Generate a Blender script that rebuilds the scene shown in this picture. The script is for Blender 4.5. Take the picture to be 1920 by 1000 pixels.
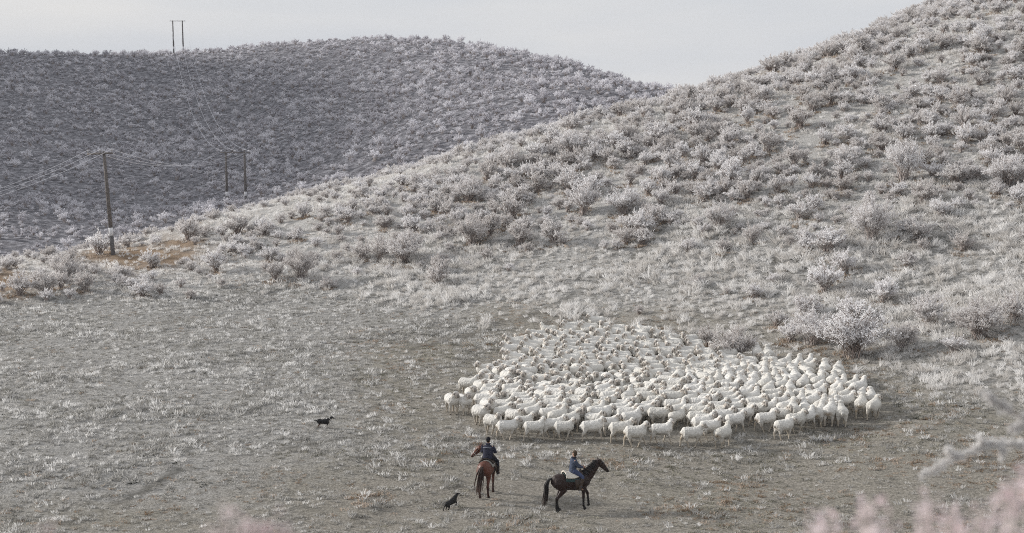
import bpy, bmesh, math, random
import numpy as np
from mathutils import Vector, Matrix

for _o in list(bpy.data.objects):
    bpy.data.objects.remove(_o)
SC = bpy.context.scene
COL = SC.collection
rng = np.random.default_rng(7)
random.seed(7)
R = math.radians

# ------------------------------------------------------------------ camera
F = 3400.0                      # focal length in pixels of the 1920 wide photograph
PITCH = math.atan(420 / 3400.0)
CAMZ = 18.2
CP, SP = math.cos(PITCH), math.sin(PITCH)
cam_d = bpy.data.cameras.new("camera")
cam = bpy.data.objects.new("camera", cam_d)
COL.objects.link(cam)
cam.location = (0, 0, CAMZ)
cam.rotation_euler = (math.pi / 2 - PITCH, 0, 0)
cam_d.sensor_width = 36.0
cam_d.lens = F / 1920 * 36.0
cam_d.clip_start = 0.05
cam_d.clip_end = 6000
cam_d.dof.use_dof = True
cam_d.dof.focus_distance = 88.0
cam_d.dof.aperture_fstop = 4.0
SC.camera = cam

# ------------------------------------------------------------------ sky, sun, exposure
TOSUN = Vector((-math.cos(R(20)) * math.cos(R(20)), math.cos(R(20)) * math.sin(R(20)), math.sin(R(20))))
world = bpy.data.worlds.new("World")
SC.world = world
world.use_nodes = True
wt = world.node_tree
wt.nodes.clear()
def wn(t, **k):
    n = wt.nodes.new(t)
    for a, b in k.items():
        setattr(n, a, b)
    return n
w_out = wn("ShaderNodeOutputWorld")
w_bg = wn("ShaderNodeBackground")
w_bg.inputs["Strength"].default_value = 0.1
w_sky = wn("ShaderNodeTexSky", sky_type='NISHITA', sun_disc=False)
w_sky.sun_elevation = math.asin(TOSUN.z)
w_sky.sun_rotation = math.atan2(TOSUN.x, TOSUN.y)
w_tc = wn("ShaderNodeTexCoord")
w_map = wn("ShaderNodeMapping")
w_map.inputs["Scale"].default_value = (2.0, 2.0, 11.0)
w_no = wn("ShaderNodeTexNoise")
w_no.inputs["Scale"].default_value = 1.6
w_no.inputs["Detail"].default_value = 6.0
w_no.inputs["Roughness"].default_value = 0.5
w_rmp = wn("ShaderNodeValToRGB")
w_rmp.color_ramp.elements[0].position = 0.36
w_rmp.color_ramp.elements[0].color = (5.6, 5.85, 6.25, 1)
w_rmp.color_ramp.elements[1].position = 0.66
w_rmp.color_ramp.elements[1].color = (6.9, 6.85, 6.8, 1)
w_mix = wn("ShaderNodeMixRGB")
w_mix.inputs["Fac"].default_value = 0.93
L = wt.links.new
L(w_tc.outputs["Generated"], w_map.inputs["Vector"])
L(w_map.outputs["Vector"], w_no.inputs["Vector"])
L(w_no.outputs["Fac"], w_rmp.inputs["Fac"])
L(w_sky.outputs["Color"], w_mix.inputs["Color1"])
L(w_rmp.outputs["Color"], w_mix.inputs["Color2"])
L(w_mix.outputs["Color"], w_bg.inputs["Color"])
L(w_bg.outputs["Background"], w_out.inputs["Surface"])

sun_d = bpy.data.lights.new("sun", 'SUN')
sun = bpy.data.objects.new("sun", sun_d)
COL.objects.link(sun)
sun.rotation_euler = TOSUN.to_track_quat('Z', 'Y').to_euler()
sun_d.energy = 3.7
sun_d.angle = R(6)
sun_d.color = (1.0, 0.955, 0.895)

SC.render.engine = 'CYCLES'
SC.view_settings.view_transform = 'Standard'
SC.view_settings.look = 'None'
SC.view_settings.exposure = 0.2
SC.view_settings.gamma = 1.0
SC.view_settings.use_curve_mapping = False
SC.cycles.max_bounces = 5
SC.cycles.diffuse_bounces = 3
SC.cycles.use_denoising = False
SC.cycles.filter_width = 1.0
SC.cycles.use_adaptive_sampling = False

# ------------------------------------------------------------------ helpers
def tag(o, label=None, cat=None, group=None, kind=None):
    if label: o["label"] = label
    if cat: o["category"] = cat
    if group: o["group"] = group
    if kind: o["kind"] = kind
    return o
def mesh_from(name, verts, faces, mat=None, smooth=True):
    me = bpy.data.meshes.new(name)
    me.from_pydata([tuple(v) for v in verts], [], [tuple(f) for f in faces])
    if mat: me.materials.append(mat)
    if smooth: me.polygons.foreach_set("use_smooth", [True] * len(me.polygons))
    me.update()
    return me
def obj(name, me, parent=None, loc=None, rot=None, scale=None):
    o = bpy.data.objects.new(name, me)
    COL.objects.link(o)
    if parent: o.parent = parent
    if loc is not None: o.location = loc
    if rot is not None: o.rotation_euler = rot
    if scale is not None: o.scale = scale
    return o
def set_colors(me, cols):
    a = me.color_attributes.new("Col", 'FLOAT_COLOR', 'POINT')
    cols = np.asarray(cols); c = np.ones((len(cols), 4), np.float32); c[:, :cols.shape[1]] = cols
    a.data.foreach_set("color", c.ravel())

def _hash(ix, iy, iz, seed):
    h = (ix.astype(np.int64) * 374761393 + iy.astype(np.int64) * 668265263 + iz.astype(np.int64) * 2147483647 + seed * 974634777) & 0xFFFFFFFF
    h = ((h ^ (h >> 13)) * 1274126177) & 0xFFFFFFFF
    h = h ^ (h >> 16)
    return (h & 0xFFFFFF) / float(0xFFFFFF)
def noise2(x, y, seed=0):
    x = np.asarray(x, float); y = np.asarray(y, float)
    ix = np.floor(x); iy = np.floor(y); fx = x - ix; fy = y - iy
    fx = fx * fx * (3 - 2 * fx); fy = fy * fy * (3 - 2 * fy)
    z = np.zeros_like(ix)
    g = lambda a, b: _hash(ix + a, iy + b, z, seed)
    return ((g(0, 0) * (1 - fx) + g(1, 0) * fx) * (1 - fy) + (g(0, 1) * (1 - fx) + g(1, 1) * fx) * fy) * 2 - 1
def noise3(p, seed=0):
    i = np.floor(p); f = p - i; f = f * f * (3 - 2 * f)
    out = 0
    for a in (0, 1):
        for b in (0, 1):
            for c in (0, 1):
                w = (f[:, 0] if a else 1 - f[:, 0]) * (f[:, 1] if b else 1 - f[:, 1]) * (f[:, 2] if c else 1 - f[:, 2])
                out = out + w * _hash(i[:, 0] + a, i[:, 1] + b, i[:, 2] + c, seed)
    return out * 2 - 1
def fbm2(x, y, seed=0, oct=4):
    s = 0; a = 1.0
    for k in range(oct):
        s = s + a * noise2(x * 2 ** k, y * 2 ** k, seed + k); a *= 0.5
    return s

# ------------------------------------------------------------------ materials
def new_mat(name):
    m = bpy.data.materials.new(name); m.use_nodes = True
    nt = m.node_tree; nt.nodes.clear()
    out = nt.nodes.new("ShaderNodeOutputMaterial")
    b = nt.nodes.new("ShaderNodeBsdfPrincipled")
    b.inputs["Roughness"].default_value = 0.85
    b.inputs["Specular IOR Level"].default_value = 0.2
    nt.links.new(b.outputs[0], out.inputs["Surface"])
    return m, nt, b
def n_noise(nt, scale, detail=3, vec=None, rough=0.55):
    n = nt.nodes.new("ShaderNodeTexNoise")
    n.inputs["Scale"].default_value = scale; n.inputs["Detail"].default_value = detail; n.inputs["Roughness"].default_value = rough
    if vec is not None: nt.links.new(vec, n.inputs["Vector"])
    return n
def n_ramp(nt, fac, stops):
    r = nt.nodes.new("ShaderNodeValToRGB")
    e = r.color_ramp.elements
    while len(e) < len(stops): e.new(0.5)
    for k, (p, c) in enumerate(stops):
        e[k].position = p; e[k].color = (*c, 1) if len(c) == 3 else c
    nt.links.new(fac, r.inputs["Fac"])
    return r
def n_mix(nt, a, b, fac, mode='MIX'):
    n = nt.nodes.new("ShaderNodeMixRGB"); n.blend_type = mode
    for s, v in (("Color1", a), ("Color2", b), ("Fac", fac)):
        if isinstance(v, (int, float)): n.inputs[s].default_value = v
        elif isinstance(v, tuple): n.inputs[s].default_value = (*v, 1)
        else: nt.links.new(v, n.inputs[s])
    return n.outputs[0]
def n_bump(nt, h, b, strength=0.5, dist=0.02):
    n = nt.nodes.new("ShaderNodeBump"); n.inputs["Strength"].default_value = strength; n.inputs["Distance"].default_value = dist
    nt.links.new(h, n.inputs["Height"]); nt.links.new(n.outputs[0], b.inputs["Normal"])
def n_coord(nt, which="Object"):
    return nt.nodes.new("ShaderNodeTexCoord").outputs[which]

def mat_varied(name, c0, c1, scale=8, rough=0.85, bump=0.0, rnd=0.0, spec=0.2, detail=4):
    """two tones mixed by noise; rnd = how far each object drifts as a whole between the two"""
    m, nt, b = new_mat(name)
    co = n_coord(nt)
    n = n_noise(nt, scale, detail, co)
    fac = n.outputs["Fac"]
    if rnd:
        oi = nt.nodes.new("ShaderNodeObjectInfo")
        ma = nt.nodes.new("ShaderNodeMath"); ma.operation = 'MULTIPLY_ADD'
        nt.links.new(oi.outputs["Random"], ma.inputs[0]); ma.inputs[1].default_value = rnd
        mb = nt.nodes.new("ShaderNodeMath"); mb.operation = 'SUBTRACT'
        nt.links.new(fac, mb.inputs[0]); mb.inputs[1].default_value = rnd / 2
        nt.links.new(mb.outputs[0], ma.inputs[2]); fac = ma.outputs[0]
    r = n_ramp(nt, fac, [(0.28, c0), (0.72, c1)])
    nt.links.new(r.outputs[0], b.inputs["Base Color"])
    b.inputs["Roughness"].default_value = rough
    b.inputs["Specular IOR Level"].default_value = spec
    if bump: n_bump(nt, n.outputs["Fac"], b, bump, 0.02)
    return m
def mat_leafy(name, c0, c1, scale=3, rnd=0.5, trans=0.45):
    """rimed leaves and blades: thin, so some light passes through"""
    m = mat_varied(name, c0, c1, scale, rnd=rnd)
    nt = m.node_tree
    b = [n for n in nt.nodes if n.type == 'BSDF_PRINCIPLED'][0]; out = [n for n in nt.nodes if n.type == 'OUTPUT_MATERIAL'][0]
    src = b.inputs["Base Color"].links[0].from_socket
    t = nt.nodes.new("ShaderNodeBsdfTranslucent"); nt.links.new(src, t.inputs["Color"])
    mx = nt.nodes.new("ShaderNodeMixShader"); mx.inputs[0].default_value = trans
    nt.links.new(b.outputs[0], mx.inputs[1]); nt.links.new(t.outputs[0], mx.inputs[2]); nt.links.new(mx.outputs[0], out.inputs["Surface"])
    return m
def mat_coat(name, scale=40, bump=0.3, rough=0.7, spec=0.25, vary=0.25, dist=0.01, stretch=(1, 1, 1), rnd=0.0):
    """animal coat or cloth: the body's own colour pattern (point colours) with fine variation"""
    m, nt, b = new_mat(name)
    mp = nt.nodes.new("ShaderNodeMapping"); mp.inputs["Scale"].default_value = stretch
    nt.links.new(n_coord(nt), mp.inputs["Vector"])
    n = n_noise(nt, scale, 5, mp.outputs[0], 0.65)
    at = nt.nodes.new("ShaderNodeVertexColor"); at.layer_name = "Col"
    v = n_ramp(nt, n.outputs["Fac"], [(0.25, (1 - vary,) * 3), (0.75, (1 + vary * 0.5,) * 3)])
    col = n_mix(nt, at.outputs["Color"], v.outputs[0], 1.0, 'MULTIPLY')
    if rnd:
        oi = nt.nodes.new("ShaderNodeObjectInfo")
        rr = n_ramp(nt, oi.outputs["Random"], [(0.0, (1 - rnd, 1 - rnd * 1.1, 1 - rnd * 1.35)), (1.0, (1.05, 1.05, 1.06))])
        col = n_mix(nt, col, rr.outputs[0], 1.0, 'MULTIPLY')
    nt.links.new(col, b.inputs["Base Color"])
    b.inputs["Roughness"].default_value = rough; b.inputs["Specular IOR Level"].default_value = spec
    n_bump(nt, n.outputs["Fac"], b, bump, dist)
    return m
# ------------------------------------------------------------------ terrain: one height field fitted through surveyed points
def ray(u,v):
    a=(np.asarray(u,float)-960)/F; b=(500-np.asarray(v,float))/F
    return a, CP+b*SP, -SP+b*CP
def at_depth(u,v,d):
    """point on the sight line of pixel (u,v) at ground distance y=d"""
    a,y,z=ray(u,v); k=d/y
    return a*k, d+0*k, CAMZ+z*k
def project(x,y,z):
    zz=z-CAMZ; dep=y*CP-zz*SP; up=y*SP+zz*CP
    dep=np.where(np.abs(dep)<1e-3,1e-3,dep)
    return 960+F*x/dep, 500-F*up/dep, dep
NEAR=[ # u,v,d
(0,1000,69),(480,1000,68),(960,1000,67),(1440,1000,66),(1920,1000,65),(-500,1000,70),(2400,1000,64),
(0,850,80),(600,850,79),(1200,850,78.5),(1920,850,76),
(0,720,95),(600,720,94.5),(1200,720,93.5),(1700,720,91),(2200,720,86),
(0,610,115),(300,610,114.5),(600,610,114),(1000,610,111.5),(1350,610,108),(1700,610,102.5),(1950,610,97),
(0,540,128),(300,530,130),(600,530,128),(900,520,124.5),(1200,520,119.5),(1500,520,113),(1900,500,108),
(900,430,135),(1200,430,128),(1500,420,122),(1900,380,118),
(800,350,147),(1000,330,145),(1250,300,142),(1500,270,138),(1900,220,134),
(1920,-70,186),(2200,-190,196),
(-400,530,140),
]
FAR=[
(0,180,405),(0,280,330),(0,390,270),(0,470,238),(-400,300,320),(-400,450,240),
(200,180,430),(200,290,348),(200,400,280),(200,455,246),
(400,150,447),(400,250,378),(400,345,305),(330,410,255),(430,386,270),
(600,120,420),(600,210,350),(600,300,285),(600,338,258),
(800,110,380),(800,190,315),(800,265,262),
(1000,140,330),(1000,215,270),(1150,165,290),
]
XYZ=[ # hidden ground: under and behind the camera, behind the crests
(-40,-60,21),(0,-60,22),(40,-60,21),(-40,0,15.5),(0,0,16.45),(0,3,16.0),(40,0,15.5),(0,10,13.4),(-30,10,12.8),(30,10,12.8),
(0,20,10.2),(0,30,7.1),(-30,30,6.6),(30,30,6.6),(0,40,4.4),(0,50,2.3),(-40,50,2.2),(40,50,2.2),(0,58,.9),(-80,58,1.5),(80,58,1.5),
(-36,222,-7.5),(-18,225,-6),(-6,225,-1),(4,230,3),(16,240,7),(28,250,9),(-60,205,-8),(-80,205,-9),
(45,245,12),(60,300,8),(60,250,14),(90,260,24),(90,200,30),(110,150,32),(110,110,18),(120,80,8),
(-120,640,0),(0,620,-4),(100,520,-2),(200,400,8),(-300,560,12),(-300,300,10),(-200,180,2),(-150,120,0),(-120,80,0.5),(50,400,3),(90,360,6),
(-800,900,0),(0,1000,-4),(800,900,0),(-700,200,10),(700,200,20),(0,-400,24),(500,-200,24),(-500,-200,20),
]
NCREST=[(0,487,140,20,26),(200,461,144,20,26),(330,425,150,20,26),(480,378,157,20,24),(640,343,159,20,22),(860,285,156,22,20),(1000,243,155,22,20),(1120,206,156,25,20),(1250,168,159,25,18),(1380,129,163,25,16),(1500,90,168,30,12),(1620,48,172,30,12),(1730,8,177,30,12)]
FCREST=[(-400,120,450),(0,100,475),(200,98,485),(400,91,485),(500,81,472),(600,73,458),(700,68,440),(850,73,410),(1000,98,370),(1100,125,342),(1250,163,305),(1400,200,285)]
def _ctrl():
    P=[]
    for u,v,d,dd,dv in NCREST:
        v=v+float(np.interp(u,[0,300,860,1000,1250,1400,1730],[8,9,14,22,32,28,24]))
        for k in ((0,0),(dd,dv)):
            x,y,z=at_depth(u,v+k[1],d+k[0]); P.append((float(x),float(y),float(z)))
    for u,v,d in FCREST:
        v=v+7
        for k in (0,1,2):
            x,y,z=at_depth(u,v+[0,14,60][k],d+[0,35,95][k]); P.append((float(x),float(y),float(z)))
    for u,v,d in NEAR+FAR:
        x,y,z=at_depth(u,v,d); P.append((float(x),float(y),float(z)))
    return np.array(P+XYZ)
C=_ctrl()
S=60.0
def _phi(r2): return np.where(r2>1e-12, 0.5*r2*np.log(np.maximum(r2,1e-12)),0)
def _fit(lam):
    n=len(C); A=C[:,:2]/S
    K=_phi(((A[:,None]-A[None])**2).sum(-1))
    K+=lam*np.eye(n); Pm=np.c_[np.ones(n),A]
    M=np.zeros((n+3,n+3)); M[:n,:n]=K; M[:n,n:]=Pm; M[n:,:n]=Pm.T
    return np.linalg.solve(M,np.r_[C[:,2],0,0,0])
W=_fit(0.0006)
def height0(x,y):
    x=np.asarray(x,float); y=np.asarray(y,float); sh=np.broadcast(x,y).shape
    X=np.broadcast_to(x,sh).ravel()/S; Y=np.broadcast_to(y,sh).ravel()/S
    out=np.empty(X.size); n=len(C); A=C[:,:2]/S
    for i in range(0,X.size,60000):
        xs=X[i:i+60000]; ys=Y[i:i+60000]
        r2=(xs[:,None]-A[None,:,0])**2+(ys[:,None]-A[None,:,1])**2
        out[i:i+60000]=_phi(r2)@W[:n]+W[n]+W[n+1]*xs+W[n+2]*ys
    # unseen ridge added past the left edge to shade the far hill's left side
    X = X * S; Y = Y * S; g = np.clip((Y - 285) / 60, 0, 1); g = g * g * (3 - 2 * g)
    out = out + 78 * np.exp(-((X + 228) / 44) ** 2) * g * np.exp(-np.maximum(0, (Y - 500) / 50) ** 2)
    return out.reshape(sh)
def smooth01(a, b, x):
    t = np.clip((x - a) / (b - a), 0, 1); return t * t * (3 - 2 * t)
def height(x, y):
    x = np.asarray(x, float); y = np.asarray(y, float)
    z = height0(x, y)
    hill = smooth01(108, 125, y + 0.15 * x)
    # small sheep terraces along the contour, hummocks, tussocky roughness
    z = z + hill * 0.16 * noise2(x / 6.0 + 0.6 * y / 9, y / 1.5 + 0.25 * x, 11)
    z = z + 0.10 * noise2(x / 3.1, y / 3.1, 12) + 0.055 * noise2(x / 1.0, y / 1.0, 13)
    return z
def hit(u, v, y0=58.0, y1=700.0):
    """where the sight line of photo pixel (u,v) meets the ground"""
    a, yy, zz = ray(float(u), float(v))
    d = np.concatenate([np.arange(y0, 220, 0.25), np.arange(220, y1, 1.0)])
    k = d / yy
    x = a * k; z = CAMZ + zz * k
    g = height(x, d)
    idx = np.nonzero(g >= z)[0]
    i = idx[0] if len(idx) else len(d) - 1
    if i > 0:
        e0 = z[i - 1] - g[i - 1]; e1 = z[i] - g[i]
        t = e0 / (e0 - e1 + 1e-9); dd = d[i - 1] + (d[i] - d[i - 1]) * t
    else: dd = d[0]
    k = dd / yy
    return float(a * k), float(dd)
def P3(x, y, up=0.0):
    return Vector((x, y, float(height(np.array([x]), np.array([y]))[0]) + up))
# sight-line visibility of the bare ground, per column, used only to skip plants that nothing could see
_bx = np.linspace(-0.5, 0.5, 161)
_by = np.concatenate([np.arange(56, 220, 1.0), np.arange(220, 620, 2.0)])
_gx = _bx[:, None] * _by[None]
_gt = (height0(_gx, np.broadcast_to(_by, _gx.shape)) - CAMZ) / _by[None]
_gm = np.maximum.accumulate(_gt, axis=1)
def visible(x, y, z, slack):
    bx = np.clip((x / y + 0.5) * 160, 0, 160).round().astype(int)
    iy = np.clip(np.searchsorted(_by, y) - 1, 0, len(_by) - 1)
    return (z + slack - CAMZ) / y >= _gm[bx, iy]

def blob(u, v, cu, cv, ru, rv, p=1.3):
    e = ((u - cu) / ru) ** 2 + ((v - cv) / rv) ** 2
    return np.exp(-e ** p * 0.7)
def seg(u, v, pts, w):
    """closeness to a polyline"""
    best = np.full(np.shape(u), 1e9)
    for (a, b), (c, d) in zip(pts[:-1], pts[1:]):
        t = np.clip(((u - a) * (c - a) + (v - b) * (d - b)) / ((c - a) ** 2 + (d - b) ** 2), 0, 1)
        best = np.minimum(best, np.hypot(u - a - t * (c - a), (v - b - t * (d - b)) * 1.6))
    return np.exp(-(best / w) ** 2)
TRACKS = [([(120, 985), (230, 940), (330, 888), (420, 862), (560, 835), (700, 812)], 5), ([(225, 943), (280, 913), (332, 886)], 9),
          ([(760, 660), (900, 625), (1010, 590), (1090, 545), (1180, 490), (1270, 400), (1330, 330), (1420, 280)], 8),
          ([(1452, 520), (1455, 450), (1462, 405)], 6),
          ([(700, 470), (860, 462), (1000, 452), (1120, 430)], 9)]
def zones(x, y):
    """what the turf is like at a spot: trampled, tall grass, scrub, bare earth, track"""
    z = height0(x, y)
    u, v, dep = project(x, y, z)
    wob = 28 * fbm2(x / 5, y / 7, 31, 3)
    v2 = v + wob * 0.6; u2 = u + wob
    tramp = np.maximum.reduce([blob(u2, v2, 1270, 735, 430, 125), 0.95 * blob(u2, v2, 1560, 900, 640, 165), 0.7 * blob(u2, v2, 830, 730, 190, 110),
                               0.9 * blob(u2, v2, 930, 935, 430, 95), 0.95 * blob(u2, v2, 1130, 618, 270, 40), 0.8 * blob(u2, v2, 1480, 690, 150, 30), 0.5 * blob(u2, v2, 330, 985, 420, 45)])
    far = y > 200
    tramp = np.where(far | (v < 560), 0, tramp)
    tall = smooth01(-40, 30, v2 - np.interp(u, [0, 600, 900, 1250, 1500, 1920], [640, 480, 445, 425, 410, 330])) \
        * smooth01(-45, 25, np.interp(u, [0, 500, 700, 900, 1100, 1300, 1500, 1700, 1920], [560, 520, 535, 565, 600, 640, 650, 690, 745]) - v2)
    tall = np.where(far | (u < 560), 0, tall) * (1 - tramp * 0.92)
    scrub = smooth01(55, -45, v2 - np.interp(u, [0, 560, 760, 1000, 1250, 1450, 1600, 1920], [545, 505, 480, 450, 425, 425, 440, 360]))
    scrub = np.where(far, 1.0, scrub)
    bare = np.where(far, 0, np.maximum.reduce([blob(u2, v, 258, 480, 105, 25), blob(u2, v, 15, 527, 48, 26), 0.9 * blob(u2, v, 325, 458, 55, 15), 0.7 * blob(u2, v, 1740, 575, 60, 14)]))
    tr = np.maximum.reduce([seg(u, v, p, w) for p, w in TRACKS]); tr = np.where(far, 0, tr) * np.clip(0.6 + 1.0 * fbm2(x / 2.2, y / 2.2, 33, 2), 0, 1)
    return dict(u=u, v=v, tramp=tramp, tall=tall, scrub=scrub, bare=bare, track=tr)

def build_ground():
    xs = np.concatenate([-np.geomspace(160, 700, 22)[::-1], np.arange(-158, -46, 2.0), np.arange(-46, 54, 0.42), np.arange(54, 160, 2.0), np.geomspace(162, 700, 22)])
    ys = np.concatenate([-np.geomspace(62, 300, 10)[::-1], np.arange(-60, 60, 2.4), np.arange(60, 132, 0.42), np.arange(132, 205, 0.6), np.arange(205, 520, 1.6), np.geomspace(522, 950, 24)])
    X, Y = np.meshgrid(xs, ys)
    far_r = np.hypot(X, Y - 200)
    Z = height(np.clip(X, -500, 500), np.clip(Y, -250, 760))
    Z = Z * (1 - smooth01(380, 800, far_r)) + (-75) * smooth01(380, 800, far_r)
    nx, ny = len(xs), len(ys)
    i = (np.arange(ny - 1)[:, None] * nx + np.arange(nx - 1)[None]).ravel()
    faces = np.stack([i, i + 1, i + nx + 1, i + nx], 1)
    me = bpy.data.meshes.new("ground")
    me.vertices.add(nx * ny); me.vertices.foreach_set("co", np.stack([X.ravel(), Y.ravel(), Z.ravel()], 1).astype(np.float32).ravel())
    me.loops.add(faces.size); me.loops.foreach_set("vertex_index", faces.ravel().astype(np.int32))
    me.polygons.add(len(faces)); me.polygons.foreach_set("loop_start", (np.arange(len(faces)) * 4).astype(np.int32))
    me.polygons.foreach_set("loop_total", np.full(len(faces), 4, np.int32))
    me.polygons.foreach_set("use_smooth", [True] * len(faces))
    me.update(calc_edges=True)
    zn = zones(X.ravel(), np.maximum(Y.ravel(), 5))
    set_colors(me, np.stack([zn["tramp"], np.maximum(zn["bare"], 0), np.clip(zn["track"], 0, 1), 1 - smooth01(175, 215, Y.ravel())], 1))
    fr = me.attributes.new("hillfrost", 'FLOAT', 'POINT')
    fr.data.foreach_set("value", (np.clip(zn["scrub"] * (Y.ravel() < 205) + 0.5 * zn["tall"], 0, 1) * np.interp(zn["u"], [0, 900, 1500], [1, .8, .45])).astype(np.float32))
    # material
    m, nt, b = new_mat("turf")
    co = n_coord(nt)
    big = n_noise(nt, 0.16, 4, co); mid = n_noise(nt, 1.3, 5, co, 0.6); fine = n_noise(nt, 9.0, 6, co, 0.7); vf = n_noise(nt, 34.0, 4, co, 0.7)
    at = nt.nodes.new("ShaderNodeVertexColor"); at.layer_name = "Col"
    sp = nt.nodes.new("ShaderNodeSeparateColor"); nt.links.new(at.outputs["Color"], sp.inputs[0])
    rime = n_ramp(nt, fine.outputs["Fac"], [(0.32, (0.165, 0.16, 0.15)), (0.50, (0.36, 0.352, 0.338)), (0.70, (0.60, 0.592, 0.58))])
    brown = n_ramp(nt, fine.outputs["Fac"], [(0.32, (0.13, 0.12, 0.102)), (0.52, (0.31, 0.287, 0.25)), (0.74, (0.51, 0.48, 0.435))])
    green = n_ramp(nt, fine.outputs["Fac"], [(0.32, (0.135, 0.128, 0.106)), (0.7, (0.42, 0.395, 0.34))])
    gsel = n_ramp(nt, big.outputs["Fac"], [(0.45, (0, 0, 0)), (0.66, (0.6, 0.6, 0.6))])
    worn = n_mix(nt, brown.outputs[0], green.outputs[0], gsel.outputs[0])
    # trampling lets the rime off in patches
    tn = nt.nodes.new("ShaderNodeMath"); tn.operation = 'MULTIPLY_ADD'
    nt.links.new(mid.outputs["Fac"], tn.inputs[0]); tn.inputs[1].default_value = 0.9
    nt.links.new(sp.outputs[0], tn.inputs[2])
    ts = n_ramp(nt, tn.outputs[0], [(0.50, (0.12, 0.12, 0.12)), (1.05, (1, 1, 1))])
    c = n_mix(nt, rime.outputs[0], worn, ts.outputs[0])
    hf = nt.nodes.new("ShaderNodeAttribute"); hf.attribute_name = "hillfrost"
    hoar = n_ramp(nt, fine.outputs["Fac"], [(0.30, (0.27, 0.258, 0.235)), (0.50, (0.48, 0.468, 0.45)), (0.68, (0.72, 0.71, 0.70))])
    c = n_mix(nt, c, hoar.outputs[0], hf.outputs["Fac"])
    earth = n_ramp(nt, mid.outputs["Fac"], [(0.3, (0.18, 0.12, 0.075)), (0.7, (0.35, 0.255, 0.17))])
    c = n_mix(nt, c, earth.outputs[0], sp.outputs[1])
    tk = nt.nodes.new("ShaderNodeMath"); tk.operation = 'MULTIPLY'; nt.links.new(sp.outputs[2], tk.inputs[0]); tk.inputs[1].default_value = 0.8
    c = n_mix(nt, c, (0.085, 0.08, 0.068), tk.outputs[0])
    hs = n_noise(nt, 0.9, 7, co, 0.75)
    far_shade = n_ramp(nt, hs.outputs["Fac"], [(0.36, (0.06, 0.058, 0.064)), (0.5, (0.18, 0.175, 0.19)), (0.64, (0.40, 0.395, 0.42))])  # bluish shade painted into the far hill's ground colour
    c = n_mix(nt, far_shade.outputs[0], c, at.outputs["Alpha"])
    nt.links.new(c, b.inputs["Base Color"]); b.inputs["Roughness"].default_value = 0.95; b.inputs["Specular IOR Level"].default_value = 0.08
    hb = n_mix(nt, mid.outputs["Fac"], fine.outputs["Fac"], 0.5); hb = n_mix(nt, hb, vf.outputs["Fac"], 0.25)
    n_bump(nt, hb, b, 1.0, 0.22)
    me.materials.append(m)
    o = obj("ground", me)
    o["kind"] = "structure"; o["label"] = "frosty rolling pasture rising into scrub-covered hills"
    return o
build_ground()

FLOCK_PX = [(905, 722), (898, 760), (915, 790), (960, 812), (1100, 816), (1300, 822), (1400, 806), (1500, 800), (1590, 786), (1640, 768), (1625, 748), (1570, 712), (1500, 700), (1430, 700), (1395, 700), (1340, 668),
            (1300, 655), (1240, 645), (1180, 640), (1120, 632), (1040, 642), (965, 660), (955, 705)]
poly = np.array([hit(u, v) for u, v in FLOCK_PX])
def inside(x, y):
    c = np.zeros(len(x), bool); n = len(poly)
    for i in range(n):
        (x1, y1), (x2, y2) = poly[i], poly[(i + 1) % n]
        k = ((y1 > y) != (y2 > y)) & (x < (x2 - x1) * (y - y1) / (y2 - y1 + 1e-12) + x1)
        c ^= k
    return c
_pc = poly.mean(0)
def by_flock(x, y):
    return inside(_pc[0] + (x - _pc[0]) / 1.10, _pc[1] + (y - _pc[1]) / 1.09)
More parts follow.
